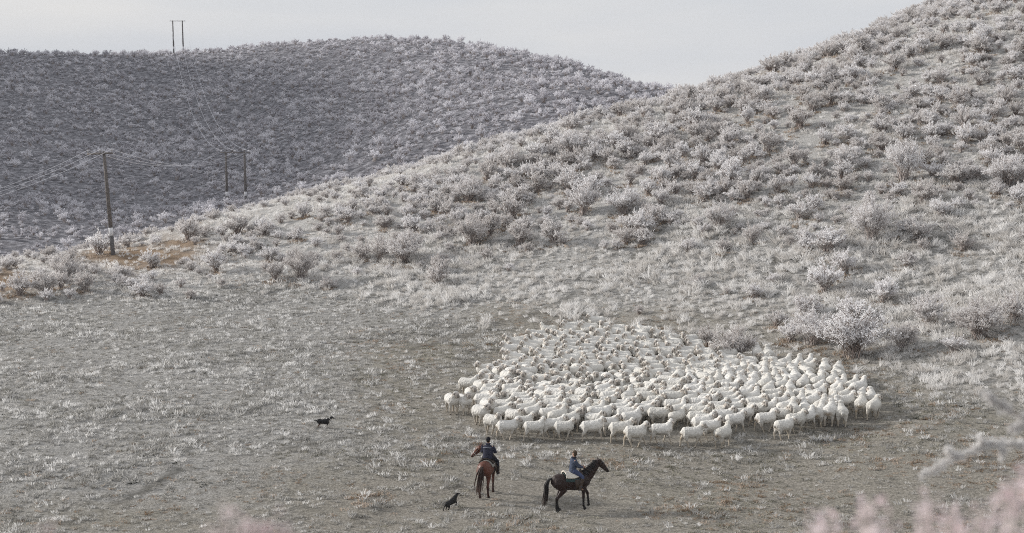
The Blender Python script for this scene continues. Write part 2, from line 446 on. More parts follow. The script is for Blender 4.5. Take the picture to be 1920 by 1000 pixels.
# ------------------------------------------------------------------ plants
def tubes3(V, Fc, pts, rads, sides=3):
    """thin stem through pts (list of np arrays)"""
    base = len(V); n = len(pts)
    for k in range(n):
        t = pts[min(k + 1, n - 1)] - pts[max(k - 1, 0)]
        t = t / (np.linalg.norm(t) + 1e-9)
        a = np.cross(t, (0.3, 0.9, 0.2)); a /= np.linalg.norm(a) + 1e-9
        b = np.cross(t, a)
        for s in range(sides):
            w = 2 * math.pi * s / sides
            V.append(pts[k] + (a * math.cos(w) + b * math.sin(w)) * rads[k])
    for k in range(n - 1):
        for s in range(sides):
            q = base + k * sides
            Fc.append((q + s, q + (s + 1) % sides, q + sides + (s + 1) % sides, q + sides + s))
def shrub_meshes(name, seed, nst, ntw, nleaf, leaf, wood, rime, r0=0.014, up=0.55):
    g = np.random.default_rng(seed)
    V, Fc, LV, LF = [], [], [], []
    lean = g.uniform(0, 2 * math.pi)
    for s in range(nst):
        az = g.uniform(0, 2 * math.pi)
        tilt = 1.12 * math.sqrt(g.uniform(0.01, 1)) * (1 + 0.15 * math.cos(az - lean))
        Ln = g.uniform(0.72, 1.08) * (1.0 - 0.16 * tilt)
        p = np.array([g.normal(0, .07), g.normal(0, .07), 0.0]); pts = [p]
        for k in range(4):
            t = tilt * (0.45 + 0.27 * k) + g.normal(0, .10); aa = az + g.normal(0, .22)
            p = p + np.array([math.sin(t) * math.cos(aa), math.sin(t) * math.sin(aa), math.cos(t)]) * Ln / 4
            pts.append(p)
        tubes3(V, Fc, pts, [r0 * 1.4, r0, r0 * .8, r0 * .6, r0 * .35])
        for w in range(ntw):
            q = g.uniform(0.34, 1.0) ** 0.7 * 4; k = min(int(q), 3); f = q - k
            st = pts[k] * (1 - f) + pts[k + 1] * f
            d = (pts[k + 1] - pts[k]); d /= np.linalg.norm(d)
            d = d * 0.7 + g.normal(0, 1, 3) * 0.55 + np.array([0, 0, up]); d /= np.linalg.norm(d)
            tl = g.uniform(0.10, 0.26) * (1.15 - 0.12 * k)
            e = st + d * tl; m_ = st + d * tl * 0.5 + g.normal(0, .02, 3)
            tubes3(V, Fc, [st, m_, e], [r0 * .5, r0 * .4, r0 * .2])
            for l in range(nleaf if e[2] > 0.20 + 0.10 * g.normal() else nleaf // 4):
                h = g.uniform(0.15, 1.08)
                c = st + d * tl * h + g.normal(0, .012, 3)
                ld = d * 0.6 + g.normal(0, 1, 3) * 0.6; ld /= np.linalg.norm(ld)
                sd = np.cross(ld, g.normal(0, 1, 3)); sd /= np.linalg.norm(sd) + 1e-9
                a = leaf * g.uniform(.6, 1.3); b = a * g.uniform(.28, .5)
                n0 = len(LV)
                LV += [c, c + ld * a * .5 + sd * b, c + ld * a, c + ld * a * .5 - sd * b]
                LF.append((n0, n0 + 1, n0 + 2, n0 + 3))
    a = mesh_from(name + "_wood", V, Fc, wood); b = mesh_from(name + "_rime", LV, LF, rime, smooth=False)
    return a, b
def joined(name, *mes):
    V, Fc, mi, off = [], [], [], 0
    out = bpy.data.meshes.new(name)
    for k, me in enumerate(mes):
        V += [tuple(v.co) for v in me.vertices]
        Fc += [tuple(i + off for i in p.vertices) for p in me.polygons]
        mi += [k] * len(me.polygons); off = len(V)
        out.materials.append(me.materials[0])
    out.from_pydata(V, [], Fc); out.polygons.foreach_set("material_index", mi); out.update()
    return out
def tuft_mesh(name, seed, n, h, spread, width, mat, droop=0.6, lean=0.25):
    g = np.random.default_rng(seed); V, Fc = [], []
    la = g.uniform(0, 6.28)
    for k in range(n):
        az = g.uniform(0, 6.28); r = spread * math.sqrt(g.uniform(0, 1)) * 0.55
        p = np.array([r * math.cos(az), r * math.sin(az), -0.03])
        az2 = az + g.normal(0, .7); hh = h * g.uniform(.45, 1.1); t = g.uniform(.1, .75)
        d = np.array([math.sin(t) * math.cos(az2) + lean * math.cos(la), math.sin(t) * math.sin(az2) + lean * math.sin(la), math.cos(t)])
        m_ = p + d * hh * .6
        e = m_ + (d * np.array([1.5, 1.5, 1 - droop]) + g.normal(0, .1, 3)) * hh * .45
        sd = np.cross(d, g.normal(0, 1, 3)); sd /= np.linalg.norm(sd) + 1e-9
        w = width * g.uniform(.6, 1.3); q = len(V)
        V += [p - sd * w * .5, p + sd * w * .5, m_ + sd * w * .45, m_ - sd * w * .45, e]
        Fc += [(q, q + 1, q + 2, q + 3), (q + 3, q + 2, q + 4)]
    return mesh_from(name, V, Fc, mat, smooth=False)

def lib(name, meshes):
    c = bpy.data.collections.new(name)
    for k, me in enumerate(meshes):
        c.objects.link(bpy.data.objects.new(f"{name}_{k:02d}", me))
    return c
def scatter(name, x, y, scl, coll, nvar, label, cat, tilt=0.12, sink=0.0):
    n = len(x); z = height(x, y) - sink
    me = bpy.data.meshes.new(name); me.vertices.add(n)
    me.vertices.foreach_set("co", np.stack([x, y, z], 1).astype(np.float32).ravel())
    rot = np.stack([rng.normal(0, tilt, n), rng.normal(0, tilt, n), rng.uniform(0, 6.283, n)], 1)
    a = me.attributes.new("rot", 'FLOAT_VECTOR', 'POINT'); a.data.foreach_set("vector", rot.astype(np.float32).ravel())
    a = me.attributes.new("scl", 'FLOAT', 'POINT'); a.data.foreach_set("value", np.asarray(scl, np.float32))
    a = me.attributes.new("idx", 'INT', 'POINT'); a.data.foreach_set("value", rng.integers(0, nvar, n).astype(np.int32))
    o = obj(name, me)
    ng = bpy.data.node_groups.new(name, 'GeometryNodeTree')
    ng.interface.new_socket("Geometry", in_out='INPUT', socket_type='NodeSocketGeometry')
    ng.interface.new_socket("Geometry", in_out='OUTPUT', socket_type='NodeSocketGeometry')
    gi = ng.nodes.new("NodeGroupInput"); go = ng.nodes.new("NodeGroupOutput")
    ip = ng.nodes.new("GeometryNodeInstanceOnPoints"); ci = ng.nodes.new("GeometryNodeCollectionInfo")
    ci.inputs["Collection"].default_value = coll; ci.inputs["Separate Children"].default_value = True; ci.inputs["Reset Children"].default_value = True
    ip.inputs["Pick Instance"].default_value = True
    def na(nm, t):
        q = ng.nodes.new("GeometryNodeInputNamedAttribute"); q.data_type = t; q.inputs["Name"].default_value = nm
        return q.outputs["Attribute"]
    ng.links.new(gi.outputs[0], ip.inputs["Points"]); ng.links.new(ci.outputs[0], ip.inputs["Instance"])
    ng.links.new(na("idx", 'INT'), ip.inputs["Instance Index"]); ng.links.new(na("rot", 'FLOAT_VECTOR'), ip.inputs["Rotation"])
    ng.links.new(na("scl", 'FLOAT'), ip.inputs["Scale"]); ng.links.new(ip.outputs[0], go.inputs[0])
    md = o.modifiers.new("scatter", 'NODES'); md.node_group = ng
    tag(o, label, cat, kind="stuff")
    return o
def sample(y0, y1, dens, margin=7.0):
    """even random points on the ground inside the view plus a margin either side"""
    half = lambda y: 0.292 * y + margin
    n = int((y1 - y0) * 2 * half(y1) * dens)
    y = rng.uniform(y0, y1, n); x = rng.uniform(-half(y1), half(y1), n)
    k = np.abs(x) < half(y)
    return x[k], y[k]

M_wood = mat_varied("shrub_wood", (0.24, 0.19, 0.165), (0.54, 0.49, 0.465), 9, rnd=0.3)
M_rime = mat_leafy("shrub_rime", (0.74, 0.715, 0.70), (0.96, 0.955, 0.965), 3, rnd=0.55)
M_rime_far = mat_leafy("shade_toned_rime", (0.62, 0.61, 0.65), (0.92, 0.915, 0.95), 3, rnd=0.6)  # frost for far shrubs, the hill's shade put into its duller, cooler colour
M_frost_grass = mat_leafy("frosted_grass", (0.64, 0.615, 0.585), (0.90, 0.89, 0.88), 5, rnd=0.7)
M_field_tuft = mat_leafy("field_tussock", (0.40, 0.39, 0.375), (0.84, 0.832, 0.82), 5, rnd=1.0)
M_turf_tuft = mat_leafy("short_rimed_grass", (0.30, 0.29, 0.265), (0.60, 0.59, 0.57), 5, rnd=0.9)
M_dry_grass = mat_leafy("dry_grass", (0.26, 0.19, 0.13), (0.56, 0.47, 0.39), 5, rnd=0.8)
M_green_grass = mat_leafy("winter_green_grass", (0.17, 0.165, 0.125), (0.46, 0.44, 0.37), 5, rnd=0.8)

SHRUBS = [shrub_meshes("shrub", 100 + k, 40, 12, 11, 0.042, M_wood, M_rime) for k in range(7)]
BIG_SHRUBS = [shrub_meshes("big_shrub", 200 + k, 62, 16, 13, 0.027, M_wood, M_rime, 0.009) for k in range(4)]
SHRUB_LIB = lib("scrub_kinds", [joined("scrub_bush", *s) for s in SHRUBS[:6]])
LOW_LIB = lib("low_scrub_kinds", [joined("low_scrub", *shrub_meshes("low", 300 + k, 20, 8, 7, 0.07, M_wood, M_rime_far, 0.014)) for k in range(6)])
TALL_LIB = lib("tussock_kinds", [tuft_mesh("tussock", 20 + k, 42, 0.74, 0.40, 0.030, M_frost_grass, 0.55, 0.3) for k in range(9)])
FIELD_LIB = lib("field_kinds", [tuft_mesh("field", 160 + k, 24, 0.32, 0.30, 0.030, M_field_tuft, 0.5, 0.2) for k in range(9)])
SHORT_LIB = lib("turf_kinds", [tuft_mesh("turf", 40 + k, 20, 0.19, 0.26, 0.026, M_turf_tuft) for k in range(7)])
FROST_LIB = lib("rimed_kinds", [tuft_mesh("rimed", 60 + k, 28, 0.36, 0.30, 0.028, M_frost_grass, 0.45, 0.15) for k in range(9)])
M_weed = mat_varied("frosted_weed_leaf", (0.035, 0.04, 0.03), (0.62, 0.62, 0.60), 16, rnd=0.9)
WEED_LIB = lib("weed_kinds", [tuft_mesh("weed", 190 + k, 16, 0.13, 0.34, 0.055, M_weed, 1.0, 0.1) for k in range(6)])
DRY_LIB = lib("dry_kinds", [tuft_mesh("dry", 80 + k, 24, 0.17, 0.30, 0.026, M_dry_grass, 0.9, 0.4) for k in range(6)])
GREEN_LIB = lib("green_kinds", [tuft_mesh("green", 90 + k, 22, 0.13, 0.30, 0.026, M_green_grass, 0.9, 0.4) for k in range(6)])
ORD = ["leftmost", "second from left", "third from left", "fourth from left", "fifth from left", "sixth from left", "seventh from left", "eighth from left", "ninth from left", "tenth from left", "eleventh from left", "twelfth from left", "thirteenth from left", "fourteenth from left", "fifteenth from left", "sixteenth from left"]
def number_off(items, base_of, x_of, group, noun_tail):
    """unique labels: things whose descriptions agree are told apart by their order from the left"""
    cells = {}
    for it in items: cells.setdefault(base_of(it), []).append(it)
    for base, its in cells.items():
        its.sort(key=x_of)
        n = len(its)
        for k, it in enumerate(its):
            if n == 1: s = base
            elif n == 2: s = base + ", " + ("left" if k == 0 else "right") + " of two"
            elif k == n - 1: s = base + ", rightmost"
            else: s = base + ", " + ORD[min(k, 15)]
            it["label"] = s
# ---- large bushes that stand out: photo pixel of the foot, height in metres, width factor, words
BIG = [
 (1600, 668, 2.9, 1.45, "largest frosted bush, broad and feathery, behind the right end of the flock"),
 (1374, 680, 2.1, 1.3, "white rimed bush at the back edge of the flock with sheep against it"),
 (1525, 645, 2.1, 1.35, "brownish frosted bush just left of the largest bush behind the flock"),
 (1690, 655, 1.5, 1.5, "low spreading frosted bush just right of the largest bush behind the flock"),
 (1742, 612, 2.0, 1.1, "twiggy dark-stemmed frosted bush above the orange grass patch on the right"),
 (1835, 634, 2.2, 1.5, "wide domed frosted bush near the right edge, level with the flock's back"),
 (1548, 548, 2.0, 1.25, "frosted bush leaning uphill in the tall grass above the largest bush"),
 (1600, 596, 1.4, 1.5, "low brown frosted bush directly above the largest bush"),
 (1480, 640, 1.3, 1.2, "small frosted bush at the left foot of the brownish bush behind the flock"),
 (1635, 452, 3.0, 1.0, "tall upright frosted bush with white crown on the right slope"),
 (1552, 474, 1.7, 1.6, "wide low frosted bush left of the tall upright bush"),
 (1352, 432, 2.2, 1.1, "round frosted bush with brown grass at its foot above the flock"),
 (1200, 437, 1.7, 1.2, "rounded frosted bush at the top edge of the tall grass"),
 (1092, 402, 2.5, 1.0, "dense white frosted bush, left one of a touching pair on mid slope"),
 (1168, 402, 2.3, 1.2, "dense white frosted bush, right one of a touching pair on mid slope"),
 (885, 460, 2.4, 1.1, "bright frosted bush at the left end of a row above the long grass"),
 (975, 460, 1.9, 1.2, "bright frosted bush in the middle of a row above the long grass"),
 (1042, 457, 2.0, 1.2, "bright frosted bush at the right end of a row above the long grass"),
 (757, 492, 2.6, 1.15, "large white frosted bush at the lower corner of the scrub, right of its twin"),
 (714, 490, 2.0, 0.9, "upright frosted bush at the lower corner of the scrub, left of its twin"),
 (566, 524, 2.4, 1.1, "lone spreading frosted bush with bare stems at the scrub's lower edge"),
 (516, 526, 1.6, 0.9, "narrow brownish frosted bush beside the lone spreading bush"),
 (405, 511, 1.9, 1.0, "round greyish frosted bush alone on the pale lower ridge"),
 (88, 554, 2.0, 1.1, "frosted bush with dark stems at the bottom left of the ridge"),
 (126, 530, 2.2, 1.2, "lavender tinted dark frosted bush at the left end of the ridge"),
 (158, 547, 1.5, 1.2, "small white frosted bush right of the dark-stemmed one at the ridge's left end"),
 (38, 553, 1.7, 1.2, "frosted bush by the bare earth at the left edge of the picture"),
 (186, 478, 2.0, 1.1, "frosted bush hugging the foot of the single power pole"),
 (284, 502, 1.5, 1.2, "frosted bush below the bare earth right of the single power pole"),
 (355, 452, 2.0, 1.2, "darker frosted bush right of the bare earth on the left ridge"),
 (446, 440, 1.9, 1.2, "rounded frosted bush on the ridge below the twin poles"),
 (1694, 340, 3.2, 0.85, "tallest narrow frosted bush on the upper right slope"),
 (1585, 322, 1.9, 1.3, "frosted bush left of the tallest narrow bush on the right slope"),
 (1735, 380, 1.6, 1.5, "low frosted bush downhill of the tallest narrow bush"),
 (1890, 348, 2.3, 1.3, "broad frosted bush at the right edge of the picture, mid slope"),
 (1440, 285, 1.8, 1.1, "round frosted bush high above the flock beside the sheep track"),
 (1255, 320, 1.8, 1.2, "rounded frosted bush alone beside the upper sheep track"),
 (1062, 352, 1.9, 1.1, "dark-footed frosted bush uphill of the touching pair"),
 (880, 378, 2.2, 1.1, "dark hollow frosted bush on the spur above the row of bright bushes"),
 (960, 412, 2.0, 1.2, "white frosted bush between the spur's dark bush and the touching pair"),
 (1370, 345, 2.0, 1.1, "frosted bush right of the upper sheep track"),
 (1490, 312, 1.8, 1.2, "frosted bush on the open patch of the right slope"),
 (1720, 448, 1.5, 1.5, "low frosted bush right of the tall upright bush"),
 (1400, 372, 1.6, 1.2, "brown-footed frosted bush above the vertical cattle track"),
 (1512, 596, 1.6, 1.3, "frosted bush in the chain of bushes left above the largest bush"),
 (1655, 566, 1.5, 1.4, "low frosted bush in the long grass right above the largest bush"),
 (1582, 512, 1.5, 1.3, "frosted bush between the tall upright bush and the one leaning uphill"),
 (1900, 604, 1.7, 1.2, "frosted bush cut by the right edge beside the wide domed bush"),
 (1790, 660, 1.0, 1.6, "knee-high frosted bush below the wide domed bush"),
 (1330, 650, 1.3, 1.2, "small frosted bush just left of the white rimed bush behind the flock"),
 (1455, 612, 1.1, 1.3, "small grassy frosted bush left of the brownish bush behind the flock"),
 (1700, 500, 1.1, 1.3, "small frosted bush in the long grass right of the leaning bush"),
 (1415, 560, 1.0, 1.3, "small frosted bush in the long grass above the white rimed bush"),
 (1805, 470, 1.2, 1.4, "small frosted bush in the long grass near the right edge"),
 (1290, 470, 0.9, 1.4, "smallest frosted bush in the long grass below the round bush"),
 (1500, 412, 1.5, 1.4, "low wide frosted bush left of the wide low bush on the right slope"),
]
shrubs = []
for u, v, h, w, lab in BIG:
    x, y = hit(u, v)
    shrubs.append(dict(x=x, y=y, h=h, w=w * .76, label=lab, big=True))
def darts(x, y, rad, taken):
    cell = {}
    def put(a, b, r): cell.setdefault((int(a // 4), int(b // 4)), []).append((a, b, r))
    for a, b, r in taken: put(a, b, r)
    keep = []
    for i in range(len(x)):
        a, b, r = x[i], y[i], rad[i]; ca, cb = int(a // 4), int(b // 4); ok = True
        for p in (-1, 0, 1):
            for q in (-1, 0, 1):
                for (c, d, s) in cell.get((ca + p, cb + q), ()):
                    if (a - c) ** 2 + (b - d) ** 2 < (r + s) ** 2 * 0.25: ok = False; break
                if not ok: break
            if not ok: break
        if ok: put(a, b, r); keep.append(i)
    return np.array(keep, int)
# near hill
x, y = sample(104, 205, 1.3)
zn = zones(x, y)
clump = fbm2(x / 7, y / 7, 51, 3)
p = zn["scrub"] * np.clip(0.50 + 0.6 * clump, 0.04, 1) + zn["tall"] * 0.012 * (zn["u"] > 1250)
p *= (1 - 0.95 * zn["track"]) * (1 - 0.95 * zn["bare"])
p = np.where(zn["u"] < 700, p * 0.62, p)
k = rng.uniform(0, 1, len(x)) < p; x, y = x[k], y[k]
hh = 0.8 + 1.1 * rng.uniform(0, 1, len(x)) ** 2.1 + 0.25 * np.clip(fbm2(x / 12, y / 12, 52, 2), -1, 1)
hh *= .93 * np.interp(zn['u'][k], [0, 600, 900], [.82, .85, 1]) * np.interp(zn['v'][k] - np.interp(zn['u'][k], [0, 200, 480, 860, 1000, 1250, 1500, 1730, 1920], [484, 455, 378, 282, 240, 163, 85, 5, -80]), [10, 60], [.72, 1]); ww = rng.uniform(0.75, 1.2, len(x))
k = darts(x, y, hh * ww * 0.86, [(s["x"], s["y"], s["h"] * s["w"] * 0.9) for s in shrubs])
x, y, hh, ww = x[k], y[k], hh[k], ww[k]
k = visible(x, y, height0(x, y), 1.7) & (y < 200); x, y, hh, ww = x[k], y[k], hh[k], ww[k]
zn = zones(x, y)
near_rest = []
cand = []
for i in range(len(x)):
    d = dict(x=x[i], y=y[i], h=hh[i], w=ww[i], u=zn["u"][i], v=zn["v"][i], big=False)
    inframe = 8 < d["u"] < 1912 and -10 < d["v"]
    (cand if inframe else near_rest).append(d)
cand.sort(key=lambda d: -d["h"] * d["w"] ** .5 / d["y"])
n_ind = 300 - len(shrubs)
near_rest += cand[n_ind:]
cand = cand[:n_ind]
def shrub_words(d):
    u, v = d["u"], d["v"]
    rel = v - np.interp(u, [0, 200, 480, 860, 1000, 1250, 1500, 1730, 1920], [484, 455, 378, 282, 240, 163, 85, 5, -80])
    band = "crest" if rel < 45 else "upper slope" if rel < 110 else "middle slope" if rel < 200 else "lower slope"
    place = ("by single pole" if u < 330 else "below twin poles" if u < 620 else "left of the flock" if u < 860 else "above flock's left end" if u < 1080 else
             "above flock's middle" if u < 1300 else "above flock's right end" if u < 1520 else "above the largest bush" if u < 1720 else "near the right edge")
    size = "very low" if d["h"] < 0.8 else "tall" if d["h"] > 1.75 else "middling" if d["h"] > 1.35 else "low"
    shape = "spreading" if d["w"] > 1.02 else "compact"
    return f"{size} {shape} frosted shrub on the {band} {place}"
number_off(cand, shrub_words, lambda d: d["u"], None, "")
shrubs += cand
for i, s in enumerate(shrubs):
    vi = i % 7
    root = obj("frosted_shrub", None, loc=P3(s["x"], s["y"], -0.04), rot=(rng.normal(0, .05), rng.normal(0, .05), rng.uniform(0, 6.28)), scale=(s["h"] * s["w"], s["h"] * s["w"], s["h"]))
    root.empty_display_size = 0.2
    tag(root, s["label"], "shrub", "frosted shrubs on the near hill")
    sm = BIG_SHRUBS[i % 4] if s["h"] * s["w"] ** .5 > 2.0 else SHRUBS[vi]
    obj("stems", sm[0], root); obj("rimed_twigs", sm[1], root)
nx_ = np.array([d["x"] for d in near_rest]); ny_ = np.array([d["y"] for d in near_rest])
scatter("near_scrub", nx_, ny_, np.array([d["h"] * d["w"] ** .5 for d in near_rest]), SHRUB_LIB, 6, "dense frost-white scrub filling the near hillside between larger bushes", "scrub")
# knee-high scrub between the bushes
x, y = sample(106, 198, 0.55)
zn = zones(x, y)
p = zn["scrub"] * np.clip(0.55 + 0.5 * fbm2(x / 5, y / 5, 55, 3), 0.05, 1) * (1 - zn["track"]) * (1 - zn["bare"]) * np.interp(zn["u"], [0, 700, 1000], [.45, .6, 1]) + .03 * zn["tall"]
k = (rng.uniform(0, 1, len(x)) < p) & visible(x, y, height0(x, y), 0.8)
x, y = x[k], y[k]
scatter("undergrowth", x, y, rng.uniform(.4, .85, len(x)), SHRUB_LIB, 6, "knee-high frosted undergrowth between the shrubs of the near hill", "undergrowth")
# far hill
x, y = sample(215, 520, 0.9, 14)
z0 = height0(x, y); u, v, _ = project(x, y, z0)
clump = fbm2(x / 11, y / 14, 61, 3)
sparse = smooth01(330, 470, v) * smooth01(620, 300, u)
p = np.clip(0.62 + 0.7 * clump, 0.06, 1) * (1 - 0.8 * sparse) * np.clip(0.75 + 0.75 * noise2(x / 22, y / 4.0 + x / 60, 62), 0.12, 1)
k = (rng.uniform(0, 1, len(x)) < p) & visible(x, y, z0, 2.0); x, y = x[k], y[k]
hh = 0.5 + 1.2 * rng.uniform(0, 1, len(x)) ** 2.2
k = darts(x, y, hh * 1.45, []); x, y, hh = x[k], y[k], hh[k]
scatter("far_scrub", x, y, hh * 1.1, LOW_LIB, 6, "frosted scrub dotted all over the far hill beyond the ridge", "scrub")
xs_, ys_ = sample(215, 520, 0.30, 14)
k = visible(xs_, ys_, height0(xs_, ys_), 0.5) & (fbm2(xs_ / 6, ys_ / 6, 63, 3) > -0.35); xs_, ys_ = xs_[k], ys_[k]
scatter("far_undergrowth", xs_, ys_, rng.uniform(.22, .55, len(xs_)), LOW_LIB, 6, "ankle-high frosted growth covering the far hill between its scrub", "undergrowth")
print("near shrubs rest", len(near_rest), "far", len(x))

# ---- grass
def grass(name, y0, y1, dens, prob, smin, smax, coll, nvar, label, margin=6, sink=0.0):
    x, y = sample(y0, y1, dens, margin)
    zn = zones(x, y)
    k = (rng.uniform(0, 1, len(x)) < prob(x, y, zn)) & ~(by_flock(x, y) & (rng.uniform(0, 1, len(x)) < (1.0 if smax > 1.0 and name != 'green_grass' else .6)))
    x, y = x[k], y[k]
    k = visible(x, y, height0(x, y), 0.6); x, y = x[k], y[k]
    s = rng.uniform(smin, smax, len(x)) * (0.8 + 0.35 * np.clip(fbm2(x / 4, y / 4, 71, 2), -1, 1))
    print(name, len(x))
    return scatter(name, x, y, s, coll, nvar, label, "grass", sink=sink)
open_ = lambda z: (1 - 0.97 * z["track"]) * (1 - 0.9 * z["bare"])
grass("short_grass", 60, 128, 13, lambda x, y, z: (1 - 0.8 * z["tramp"]) * open_(z) * np.clip(0.75 + 0.4 * fbm2(x / 2.5, y / 2.5, 72, 2), 0.1, 1), 0.6, 1.5, SHORT_LIB, 7, "short rimed pasture grass over the open field", 6)
grass("rimed_tussocks", 62, 134, 7.5, lambda x, y, z: (1 - 0.97 * z["tramp"]) * open_(z) * np.clip(0.50 + 0.6 * fbm2(x / 3.0, y / 3.0, 73, 3), 0.04, 1) * (1 - 0.6 * smooth01(880, 1000, z["v"])), 0.4, 1.2, FIELD_LIB, 9, "scattered white-rimed grass tussocks on the open field")
grass("long_grass", 84, 150, 6.5, lambda x, y, z: z["tall"] * open_(z) * np.clip(0.7 + 0.5 * fbm2(x / 4, y / 4, 74, 3), 0.08, 1), 0.55, 1.2, TALL_LIB, 9, "long frosted grass on the slope above the flock")
grass("hill_grass", 112, 190, 11, lambda x, y, z: z["scrub"] * open_(z) * np.clip(0.6 + 0.5 * fbm2(x / 4, y / 4, 75, 3), 0.08, 1), 0.7, 1.3, FROST_LIB, 9, "frosted grass between the shrubs of the near hill")
grass("dry_grass", 60, 150, 9, lambda x, y, z: (0.12 + 0.6 * z["tramp"]) * open_(z) * np.clip(0.25 + 0.9 * fbm2(x / 3, y / 3, 76, 3), 0.0, 1), 0.6, 1.35, DRY_LIB, 6, "flattened brown dry grass on the trampled ground")
grass("green_grass", 60, 118, 9, lambda x, y, z: (0.06 + 0.75 * z["tramp"]) * open_(z) * np.clip(0.35 + 0.9 * fbm2(x / 5, y / 5, 77, 3), 0.0, 1), 0.6, 1.3, GREEN_LIB, 6, "grazed green winter turf around the flock and riders")
grass("frosted_weeds", 62, 112, 3.0, lambda x, y, z: (fbm2(x / 2.6, y / 2.6, 79, 3) > 0.95) * 0.8, 0.6, 1.2, WEED_LIB, 6, "dark frosted weed rosettes in patches on the grazed ground")
# sheltered brown grass at the foot of the larger shrubs
bx, by, bs = [], [], []
for s in shrubs:
    for k in range(int(4 + 7 * s["h"])):
        a = rng.uniform(0, 6.28); r = s["h"] * s["w"] * rng.uniform(0.1, 0.75)
        bx.append(s["x"] + r * math.cos(a)); by.append(s["y"] + r * math.sin(a) - 0.25); bs.append(rng.uniform(0.9, 2.0))
scatter("sheltered_grass", np.array(bx), np.array(by), np.array(bs), DRY_LIB, 6, "brown unfrosted grass sheltered at the feet of the shrubs", "grass")
# ------------------------------------------------------------------ bodies: lofted limbs fused into one skin
def limb(V, Fc, pts, side=(0, 1, 0), n=12):
    """pts: (x, y, z, half width along side, half width across) ; closed at both ends"""
    side = np.array(side, float); base = len(V); m = len(pts)
    P = np.array([p[:3] for p in pts], float)
    for k in range(m):
        t = P[min(k + 1, m - 1)] - P[max(k - 1, 0)]; t /= np.linalg.norm(t) + 1e-9
        s = side - t * side.dot(t); s /= np.linalg.norm(s) + 1e-9
        c = np.cross(t, s)
        a, b = pts[k][3], pts[k][4] if len(pts[k]) > 4 else pts[k][3]
        for i in range(n):
            w = 2 * math.pi * i / n
            V.append(P[k] + s * a * math.cos(w) + c * b * math.sin(w))
    for k in range(m - 1):
        for i in range(n):
            q = base + k * n; j = (i + 1) % n
            Fc.append((q + i, q + j, q + n + j, q + n + i))
    t0 = P[0] - P[1]; t0 /= np.linalg.norm(t0) + 1e-9; t1 = P[-1] - P[-2]; t1 /= np.linalg.norm(t1) + 1e-9
    r0 = min(pts[0][3], pts[0][-1]); r1 = min(pts[-1][3], pts[-1][-1])
    V.append(P[0] + t0 * r0 * .55); V.append(P[-1] + t1 * r1 * .55); a, b = len(V) - 2, len(V) - 1
    for i in range(n):
        j = (i + 1) % n
        Fc.append((a, base + j, base + i)); q = base + (m - 1) * n; Fc.append((b, q + i, q + j))
def fuse(V, Fc, voxel, smooth=4):
    me = bpy.data.meshes.new("tmp"); me.from_pydata([tuple(v) for v in V], [], Fc); me.update()
    bm = bmesh.new(); bm.from_mesh(me); bmesh.ops.recalc_face_normals(bm, faces=bm.faces); bm.to_mesh(me); bm.free()
    o = bpy.data.objects.new("tmp", me); COL.objects.link(o)
    r = o.modifiers.new("r", 'REMESH'); r.mode = 'VOXEL'; r.voxel_size = voxel
    if smooth:
        s = o.modifiers.new("s", 'SMOOTH'); s.factor = 0.5; s.iterations = smooth
    dg = bpy.context.evaluated_depsgraph_get(); ev = o.evaluated_get(dg); em = ev.to_mesh()
    n = len(em.vertices); co = np.empty(n * 3, np.float32); em.vertices.foreach_get("co", co)
    no = np.empty(n * 3, np.float32); em.vertices.foreach_get("normal", no)
    fc = [tuple(p.vertices) for p in em.polygons]
    ev.to_mesh_clear(); bpy.data.objects.remove(o); bpy.data.meshes.remove(me)
    return co.reshape(-1, 3).astype(float), no.reshape(-1, 3).astype(float), fc
def coated(name, co, fc, cols, mat):
    me = mesh_from(name, co, fc, mat); set_colors(me, cols); return me
def mixc(a, b, t):
    return np.array(a)[None] * (1 - t[:, None]) + np.array(b)[None] * t[:, None]
def yaw_pts(pts, piv, ang, pitch=0.0):
    out = []
    for p in pts:
        d = np.array(p[:3]) - np.array(piv)
        d = np.array([d[0] * math.cos(pitch) - d[2] * math.sin(pitch), d[1], d[0] * math.sin(pitch) + d[2] * math.cos(pitch)])
        d = np.array([d[0] * math.cos(ang) - d[1] * math.sin(ang), d[0] * math.sin(ang) + d[1] * math.cos(ang), d[2]])
        out.append((*(np.array(piv) + d), *p[3:]))
    return out

